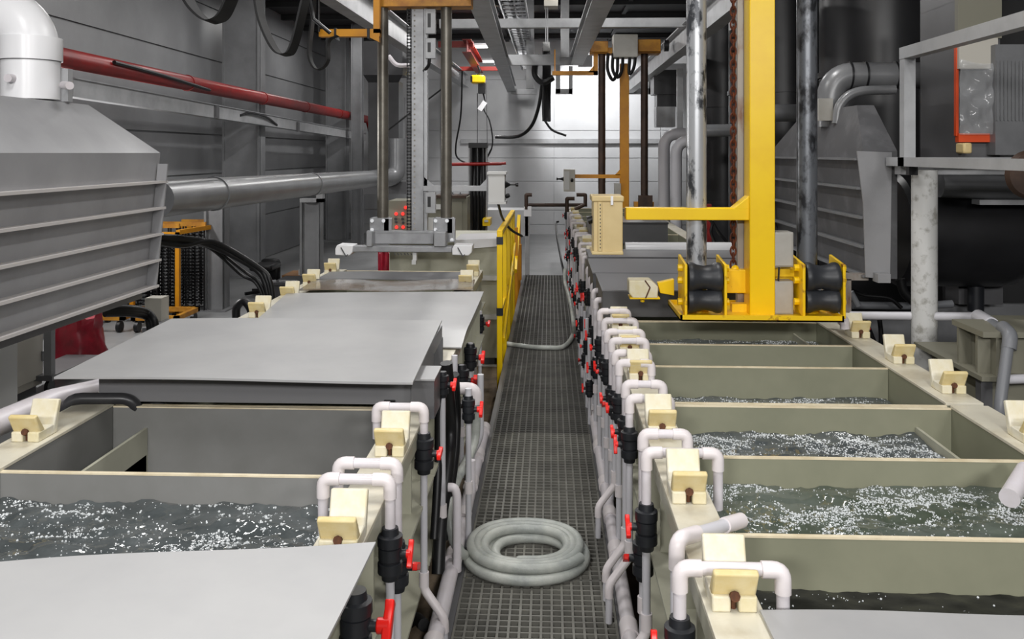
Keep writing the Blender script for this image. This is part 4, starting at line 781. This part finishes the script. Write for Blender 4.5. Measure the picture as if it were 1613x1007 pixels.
# ---------------------------------------------------------------- overhead rails and frames
def rail(p, q, wd, ht, label, ib=True):
    b = MB(); o = (b.ibeam(p, q, wd, ht) if ib else b.bar(p, q, wd, ht)).build('crane_rail', 'rail'); return tag(o, label, 'beam')
def ext(a, b_, k): return a+(a-b_)*k
a, b_ = P(617, 45, 10.6), P(733, 128, 20.4); rail(ext(a, b_, .75), b_, .15, .3, 'left outer overhead rail running to the back wall')
a, b_ = P(757, -2, 8.3), P(806, 140, 20.6); rail(ext(a, b_, .35), b_, .2, .16, 'left inner overhead rail running to the back wall')
a, b_ = P(946, -2, 8.3), P(908, 95, 14.2); rail(ext(a, b_, .4), b_, .2, .16, 'right inner overhead rail ending at a hanger frame')
a, b_ = P(1150, 0, 8.3), P(990, 137, 19.8); rail(ext(a, b_, .3), b_, .15, .3, 'right outer overhead rail running to the back wall')
for (x0, x1, y, Y, hh, l) in ((692, 1080, 36, 10.9, .09, 'near overhead cross beam between the rails'), (778, 912, 94, 14.2, .16, 'lower overhead cross beam carrying the hangers')):
    tag(MB().pbox(x0, y-hh*F/Y/2, x1, y+hh*F/Y/2, Y, Y+.12).build('cross_beam', 'rail'), l, 'beam')
for (px, y0, y1, Y, wpx, l) in ((835, -60, 139, 15, 12, 'left of the hanging cable bundle'), (890, -60, 90, 14.0, 13, 'right of the hanging cable bundle'), (879, 96, 147, 15.5, 7, 'thin one under the end of the right inner rail')):
    tag(MB().pbox(px-wpx/2, y0, px+wpx/2, y1, Y, Y+.12).build('rail_hanger', 'rail'), 'vertical rail hanger, '+l, 'hanger')
tag(MB().pbox(805, 140, 846, 148, 20.3, 20.45).build('rail_bracket', 'rail'), 'bracket under the far end of the left inner rail', 'bracket')
tag(MB().pbox(875, 140, 902, 148, 15.5, 15.6).pbox(896, 104, 902, 148, 15.5, 15.6).build('rail_bracket', 'rail'), 'square bracket under the end of the right inner rail', 'bracket')
tag(MB().pbox(990, 139, 1029, 148, 19.6, 19.75).pbox(1022, 112, 1029, 148, 19.6, 19.75).build('rail_bracket', 'rail'), 'bracket under the far end of the right outer rail', 'bracket')
tag(MB().pbox(1046, 88, 1090, 100, 16.5, 16.7).build('cross_beam', 'rail'), 'short cross beam right of the far orange lifter', 'beam')
t = thing('cable_ladder', 'long cable ladder high over the walkway', 'cable tray', tuple(P(815, 60, 11)))
a, b_ = P(806, -3, 11.0), P(836, 118, 22.0); b_ = a+(b_-a)*.85; a = ext(a, b_, .3); d = (b_-a)
for sx in (-.16, .16): MB().bar(a+Vector((sx, 0, 0)), b_+Vector((sx, 0, 0)), .02, .07).build('side_rail', 'steel', t)
n = 40; b = MB()
for i in range(n): p = a+d*(i+.5)/n; MB().bar(p-Vector((.15, 0, 0)), p+Vector((.15, 0, 0)), .03, .03).build('rung', 'steel', t)
for dx in (-.06, .02, .07): b.tube([a+Vector((dx, 0, .04)), b_+Vector((dx, 0, .04))], .022, 8)
b.build('tray_cables', 'rubber', t)
# red crane beam and hoist
t = thing('crane_runway', 'dark red hoist beam on red cross beams near the back wall', 'beam', tuple(P(750, 100, 17.5)))
MB().ibeam(P(735, 72, 15.8), P(755, 106, 18.8), .16, .24).build('runway_beam', 'redb', t)
MB().pbox(690, 65, 745, 74, 16.2, 16.35).build('cross_beam', 'redb', t); MB().pbox(712, 105, 792, 111, 18.8, 18.95).build('cross_beam', 'redb', t)
Yh = 17.6
t = thing('chain_hoist', 'yellow electric chain hoist hanging from the red beam', 'hoist', tuple(P(752, 130, Yh)))
MB().pbox(742, 118, 763, 131, Yh-.15, Yh+.15).build('hoist_body', 'yel', t, .03); MB().pbox(741, 120, 744, 129, Yh-.16, Yh+.1).build('end_cap', 'rubber', t); MB().pbox(753, 131, 764, 147, Yh-.1, Yh+.1).build('chain_bag', 'rubber', t)
MB().tube(spline([P(750, 98, Yh), P(756, 112, Yh), P(752, 119, Yh)], 6), .02, 8).build('top_hook', 'rubber', t); MB().tube([P(752, 147, Yh), P(752, 225, Yh)], .011, 6).tube([P(766, 130, Yh), P(768, 255, Yh)], .008, 6).build('load_chain', 'dark', t)
MB().obox(P(760, 167, Yh), (.1, .1, .2), Matrix.Rotation(.6, 3, 'Y')).build('pendant_control', 'white', t); MB().tube(spline([P(761, 147, Yh), P(764, 160, Yh), P(762, 172, Yh), P(771, 190, Yh), P(776, 220, Yh), P(772, 240, Yh), P(760, 255, Yh)], 6), .016, 6).build('pendant_cable', 'rubber', t)
for pts, Y, r, l in (([(728, 112), (726, 180), (718, 230), (722, 250), (745, 258), (765, 250), (774, 235)], 16.5, .016, 'thin black cable looping down from the red cross beam'), ([(855, 125), (848, 170), (836, 200), (815, 215), (780, 216)], 15.6, .03, 'black cable swinging from the rail end to the wall tray'), ([(858, 190), (870, 205), (892, 214)], 16, .02, 'black cable tail below the hanging bundle'), ([(852, 88), (844, 100), (843, 118), (855, 130), (872, 122)], 14.5, .05, 'fat black cable loop beside the hanging bundle')):
    tag(MB().tube(spline([P(a, b_, Y) for a, b_ in pts], 8), r, 8).build('black_cable', 'rubber'), l, 'cable')
b = MB()
for i in range(5): b.tube(spline([P(857+i*1.8, 75, 14.7+.04*i), P(857+i*2.1, 120, 14.7), P(856+i*2.2, 160, 14.7+.03*i), P(857+i*2, 191, 14.7)], 6), .028, 8)
tag(b.build('cable_bundle', 'rubber'), 'bundle of black cables hanging straight down over the walkway', 'cable')
tag(MB().pbox(855, 66, 866, 80, 14.6, 14.8).build('junction_box', 'pbox'), 'pale box above the hanging cable bundle', 'box'); tag(MB().pbox(857, -20, 879, 9, 10, 10.25).build('junction_box', 'cab'), 'cream box at the top edge between the rails', 'box')
tag(MB().pbox(862, 9, 863.4, 70, 10.1, 10.13).pbox(859, 9, 860.4, 70, 10.1, 10.13).build('conduit', 'rail'), 'pair of thin conduits below the cream box', 'conduit')
tag(MB().cyl(P(712, 259, 11.55), P(790, 258, 11.55), .022, 12).cyl(P(786, 258, 11.55), P(797, 257, 11.55), .02, 10).build('red_bar', 'redp'), 'dark red bar hanging across the cable bundle', 'bar')
def lampfix(x, y, z, l, tl=1.3, ax='y'):
    t = thing('ceiling_lamp', l, 'lamp', (x, y, z), 'fluorescent ceiling lamps'); hx, hy = (.09, tl/2) if ax == 'y' else (tl/2, .09)
    MB().box(x-hx, x+hx, y-hy, y+hy, z+.03, z+.08).build('lamp_housing', 'rail', t); MB().box(x-hx*.7, x+hx*.7, y-hy*.96, y+hy*.96, z, z+.03).build('lamp_tube', 'lamp', t); return t
p = P(757, 75, 18.5); lampfix(p.x, p.y, p.z, 'lit fluorescent lamp beside the red hoist beam', .45, 'x')
p = P(775, 98, 20); lampfix(p.x, 20, p.z, 'lit fluorescent lamp above the far red cross beam', .6, 'x')
p = P(588, 22, 12); lampfix(p.x, 12, p.z, 'bright lamp above the left outer rail')
t = thing('flood_light', 'flood light under the far cross beam aimed at the back wall', 'lamp', (.75, 19.0, 3.55)); MB().box(.6, .9, 18.9, 19.0, 3.5, 3.75).build('lamp_body', 'dark', t); MB().box(.63, .87, 19.001, 19.02, 3.52, 3.72).build('lamp_glass', 'lamp', t); MB().box(.74, .76, 18.94, 18.96, 3.75, 4.35).build('hanger_rod', 'dark', t)

# ---------------------------------------------------------------- right side
t = thing('support_post', 'thick white round post behind the outer rim of the right tanks', 'post', (X(1455, 4.75), 4.75, FL))
x = X(1456, 4.75); MB().cyl((x, 4.75, FL), (x, 4.75, Z(1456, 268, 4.75)), .064, 28).build('post_shaft', mat('chipped_white_paint', (198, 198, 196), .5, 0, (150, 148, 142), 16, .52, .66), t); MB().box(x-.13, x+.13, 4.62, 4.88, FL, FL+.02).build('base_plate', 'rail', t)
t = thing('platform_frame', 'pale steel angle frame on the white post at the right edge', 'frame', (X(1456, 4.75), 4.75, Z(1456, 268, 4.75)))
xa = X(1428, 4.7); z0, z1, z2 = Z(1428, 262, 4.7), Z(1428, 248, 4.7), Z(1428, 84, 4.7)
MB().box(xa-.03, xa+.03, 2.4, 4.9, z0, z1).build('side_beam', 'rail', t); MB().box(xa-.03, 4.4, 4.66, 4.74, z0, z1).build('front_beam', 'rail', t); MB().box(xa+.0, 4.4, 4.78, 4.86, Z(1450, 275, 4.8), Z(1450, 262, 4.8)).build('lower_beam', 'rail', t)
MB().box(xa-.028, xa+.03, 4.66, 4.72, z1, z2).build('upright', 'rail', t); MB().bar((xa, 4.72, z2), (xa, 2.4, z2), .06, .06).build('top_rail', 'rail', t)
MB().pbox(1432, 262, 1446, 276, 4.62, 4.66).build('end_plate', 'rubber', t)
t = thing('machine_unit', 'grey box unit with orange edged window on the right platform', 'machine', (X(1540, 5.0), 5, z1))
MB().pbox(1509, 0, 1575, 250, 5.0, 5.5).pbox(1509, -60, 1575, 0, 5.0, 5.5).build('unit_body', 'dark', t); MB().pbox(1509, -60, 1578, 60, 4.96, 5.0).build('upper_panel', 'olive', t); MB().pbox(1511, 60, 1572, 108, 4.95, 5.0).build('cream_panel', 'cab', t); MB().pbox(1506, 60, 1510, 214, 4.975, 5.0).build('orange_edge', 'orl', t, label='orange edge strip'); MB().pbox(1510, 210, 1566, 224, 4.96, 5.0).build('orange_sill', 'orl', t, label='orange sill')
def wav(u, v): return 0
b = MB(); nx, ny = 24, 36
vs = []; q0, q1 = P(1511, 92, 4.93), P(1568, 212, 4.93)
for j in range(ny+1):
    for i in range(nx+1):
        u, v = i/nx, j/ny; top = -.03*math.sin(u*2.2)
        vs.append((q0.x+(q1.x-q0.x)*u, 4.93-.012*noise.noise(Vector((u*5, v*9, 2)))-.008*abs(math.sin(v*9+u*4)), q0.z+(q1.z-q0.z)*v+top*(1-v)))
b.add(vs, [(j*(nx+1)+i, j*(nx+1)+i+1, (j+1)*(nx+1)+i+1, (j+1)*(nx+1)+i) for j in range(ny) for i in range(nx)]).build('clear_film', 'film', t)
MB().pbox(1568, 70, 1640, 244, 4.9, 5.4).build('ribbed_panel', 'duct', t); b = MB()
for i in range(10): b.pbox(1570+i*6, 96, 1572+i*6, 190, 4.89, 4.9)
b.build('panel_ribs', 'duct', t); MB().pbox(1518, 225, 1532, 242, 4.88, 4.98).build('valve_stub', 'cream', t, .01)
t = thing('gauge_dial', 'dark brown round gauge face at the right edge', 'gauge', tuple(P(1618, 275, 4.3))); MB().lathe(P(1618, 275, 4.3), (0, -1, 0), [(.1, 0), (.115, .02), (.1, .04), (.001, .045)], 28).build('gauge_case', 'brown', t); MB().lathe(P(1610, 263, 4.25), (0, -1, 0), [(.016, 0), (.012, .012), (.001, .014)], 12).build('white_spot', 'white', t)
def tower(px, Y, r, m, l, z0=FL):
    x = X(px, Y); t = thing('scrubber_tower', l, 'tower', (x, Y, z0)); MB().cyl((x, Y, z0), (x, Y, 4.24), r, 40).build('tower_shell', m, t)
    for z in (.9, 2.35, 3.5): MB().cyl((x, Y, z), (x, Y, z+.05), r+.018, 40).build('flange', m, t)
    return t
tower(1385, 8.2, .52, 'black', 'black round tower behind the right vent pipe'); tower(1230, 10.6, .6, 'black', 'black round tower behind the yellow mast')
tower(1140, 13.6, .42, 'blk2', 'dark round tower right of the far white pipes')
tag(MB().pbox(1450, -40, 1512, 200, 9.3, 9.9).build('dark_panel', 'dark'), 'dark grey flat panel right of the black tower', 'panel')
tag(MB().pbox(1455, 140, 1520, 250, 7.6, 8.2).build('dark_panel', 'blk2'), 'dark box panel behind the right platform frame', 'panel')
t = thing('fan_drum', 'black horizontal drum behind the white round post', 'drum', tuple(P(1500, 362, 6.0)))
MB().lathe(P(1404, 362, 6.0), (1, 0, 0), [(.2, 0), (.34, .002), (.37, .03), (.37, .66), (.36, .74), (.3, .8), (.12, .83)], 40).build('drum_shell', 'black', t)
MB().cyl(P(1537, 440, 6.0), P(1537, 490, 6.0), .05, 16).build('outlet_pipe', 'valve', t); MB().pbox(1510, 440, 1580, 480, 6.1, 6.3).build('stand', 'dark', t)
tag(MB().cyl(P(1480, 292, 5.6), P(1660, 298, 5.6), .075, 24).build('grey_pipe', 'duct'), 'pinkish grey horizontal pipe above the black drum', 'pipe'); tag(MB().pbox(1543, 315, 1640, 323, 5.5, 5.6).build('bracket', 'rail'), 'pale strip bracket above the black drum', 'bracket')
tag(MB().cyl(P(1100, 206, 9.4), P(1178, 205, 9.4), .066, 20).build('grey_pipe', 'duct'), 'grey horizontal pipe between the galvanised post and the chain', 'pipe'); tag(MB().cyl(P(1200, 178, 7.8), P(1262, 178, 7.8), .075, 20).build('grey_pipe', 'duct'), 'grey horizontal pipe between the yellow mast and the dark post', 'pipe')
for i, (px, Y, y0, y1, l) in enumerate(((1053, 13.0, 205, 366, 'left'), (1072, 12.4, 216, 384, 'right'))):
    tag(MB().tube(rnd([P(px-7, 400, Y), P(px-7, y0+6, Y), P(px+40, y0+6, Y)], .22, 8), .085 if i == 0 else .08, 20).build('white_pipe', 'pvcg'), 'fat white pipe with elbow beyond the far orange lifter, %s of two' % l, 'pipe')
t = thing('vertical_duct', 'dark square duct with pale lower end above the far white pipes', 'duct', tuple(P(1050, 200, 15))); MB().pbox(1030, 110, 1068, 148, 15, 15.5).build('duct_box', 'blk2', t); MB().pbox(1035, 148, 1066, 168, 15.05, 15.45).build('duct_neck', 'blk2', t); MB().pbox(1034, 168, 1064, 200, 15.05, 15.4).build('duct_end', 'rail', t)
tag(MB().pbox(1067, 108, 1076, 210, 13.4, 13.5).build('steel_post', 'rail'), 'slim pale post left of the galvanised tube', 'post')
tag(MB().pbox(1114, 322, 1121, 384, 9.6, 9.7).build('red_strip', 'redp'), 'red strip behind the black hoses under the yellow arm', 'strip')
for i, (pa, l) in enumerate((([(1116, 345), (1122, 352), (1120, 366), (1127, 384)], 'left'), ([(1122, 348), (1132, 366), (1146, 383), (1147, 395)], 'right'))): tag(MB().tube(spline([P(a, b_, 9.2) for a, b_ in pa], 6), .015, 8).build('black_hose', 'rubber'), 'thin black hose under the yellow arm, %s of two' % l, 'hose')
tag(MB().pbox(1112, 345, 1152, 425, 14.6, 14.7).build('bright_wall_patch', 'wallb'), 'bright patch of the back wall seen under the yellow arm', 'board')  # stand-in panel for the brightly lit back wall
# grey tank at the lower right
t = thing('storage_tank', 'grey storage tank with flanged rim at the lower right edge', 'tank', (2.9, 4.2, FL))
sx0, sy0, sy1 = X(1560, 4.0), 3.7, 4.6; zr = Z(1560, 528, 4.0)
MB().box(sx0, 4.2, sy0+.3, 4.2, FL, zr).box(sx0+.25, 4.2, 4.2, sy1, FL, zr-.02).box(sx0, 4.2, 4.2, sy1, FL, Z(1560, 588, 4.0)-.02).build('tank_body', 'olive', t); MB().box(sx0-.06, 4.2, sy0+.24, 4.24, zr, zr+.025).build('rim', 'olive', t); zb = Z(1560, 588, 4.0); MB().box(sx0-.07, 4.2, sy0+.23, sy1+.05, zb-.02, zb).build('lower_flange', 'olive', t)
for y in (sy0+.31, 4.19): MB().box(sx0-.055, sx0, y-.01, y+.01, zb, zr).build('gusset', 'olive', t)
for x in (sx0, sx0+.4, sx0+.8): MB().box(x, x+.015, sy0+.25, sy0+.3, zb, zr).build('gusset', 'olive', t)
MB().box(sx0-.05, sx0, sy0+.28, sy0+.33, FL, zb-.02).build('leg', 'dark', t)
tag(MB().box(X(1350, 6.3), X(1345, 6.3)+1.8, 6.3, 6.35, FL, Z(1400, 478, 6.3)).build('grey_screen', 'column'), 'pale grey ribbed screen panel behind the white round post', 'panel')
t = thing('grey_pipe_run', 'pale grey pipe run with elbow going down at the right edge', 'pipe', tuple(P(1450, 499, 4.5)))
MB().tube([P(1340, 497, 4.95), P(1538, 499, 4.6)], .022, 14).build('cross_pipe', 'pvcg', t); MB().tube(rnd([P(1545, 500, 4.4), P(1590, 527, 3.9), P(1575, 640, 3.8), P(1573, 760, 3.8)], .04), .024, 14).build('down_pipe', 'pvcd', t)
MB().tube([P(1541, 498, 4.45), P(1562, 511, 4.2)], .032, 14).build('coupling', 'pvcg', t); MB().tube(rnd([P(1580, 516, 4.0), P(1592, 528, 3.9), P(1589, 550, 3.88)], .03), .03, 14).build('elbow', 'pvcd', t)
MB().tube([P(1577, 598, 3.85), P(1640, 596, 3.9)], .02, 12).build('side_pipe', 'pvcg', t)
for pa, Y, r, m, l in (([(1343, 481), (1430, 482), (1500, 479)], 5.6, .024, 'pvcd', 'dark grey pipe above the pale pipe run'), ([(1340, 487), (1440, 487)], 5.7, .018, 'valve', 'thin black pipe above the pale pipe run'), ([(1330, 452), (1360, 465), (1400, 470), (1420, 485)], 5.5, .012, 'rubber', 'black cable sagging below the right hood corner'), ([(1361, 500), (1387, 560), (1410, 590)], 5.4, .014, 'rubber', 'black hose slanting down behind the outer cradles'), ([(1385, 500), (1388, 530), (1386, 560)], 5.5, .014, 'rubber', 'thin black hose hanging behind the outer cradles'), ([(1418, 440), (1424, 460), (1440, 476)], 5.5, .028, 'rubber', 'black hose bending past the white round post'), ([(1340, 460), (1352, 482)], 5.2, .018, 'pvcd', 'short grey strut under the right hood')):
    tag(MB().tube(spline([P(a, b_, Y) for a, b_ in pa], 6), r, 10).build('service_line', m), l, 'pipe')
t = thing('ball_valve', 'small black valve with red lever behind the outer cradles', 'valve', tuple(P(1356, 528, 5.3))); MB().cyl(P(1354, 560, 5.3), P(1354, 522, 5.3), .03, 12).build('valve_body', 'valve', t); MB().bar(P(1358, 521, 5.27), P(1370, 516, 5.27), .02, .02).build('lever', 'red', t); MB().pbox(1350, 516, 1362, 523, 5.25, 5.35).build('cap', 'pvc', t)
tag(MB().tube(rnd([P(1290, 497, 4.9), P(1317, 496, 4.9), P(1330, 505, 4.7), P(1331, 518, 4.7)], .05), .025, 12).build('drain_pipe', 'rust' if False else 'pvc'), 'short white elbow pipe at the right end of the drip tray', 'pipe')
tag(MB().tube([P(1616, 742, 2.7), P(1590, 785, 2.55)], .028, 14).build('inlet_pipe', 'pvc'), 'slanting white inlet pipe dipping into the second right cell at the right edge', 'pipe')
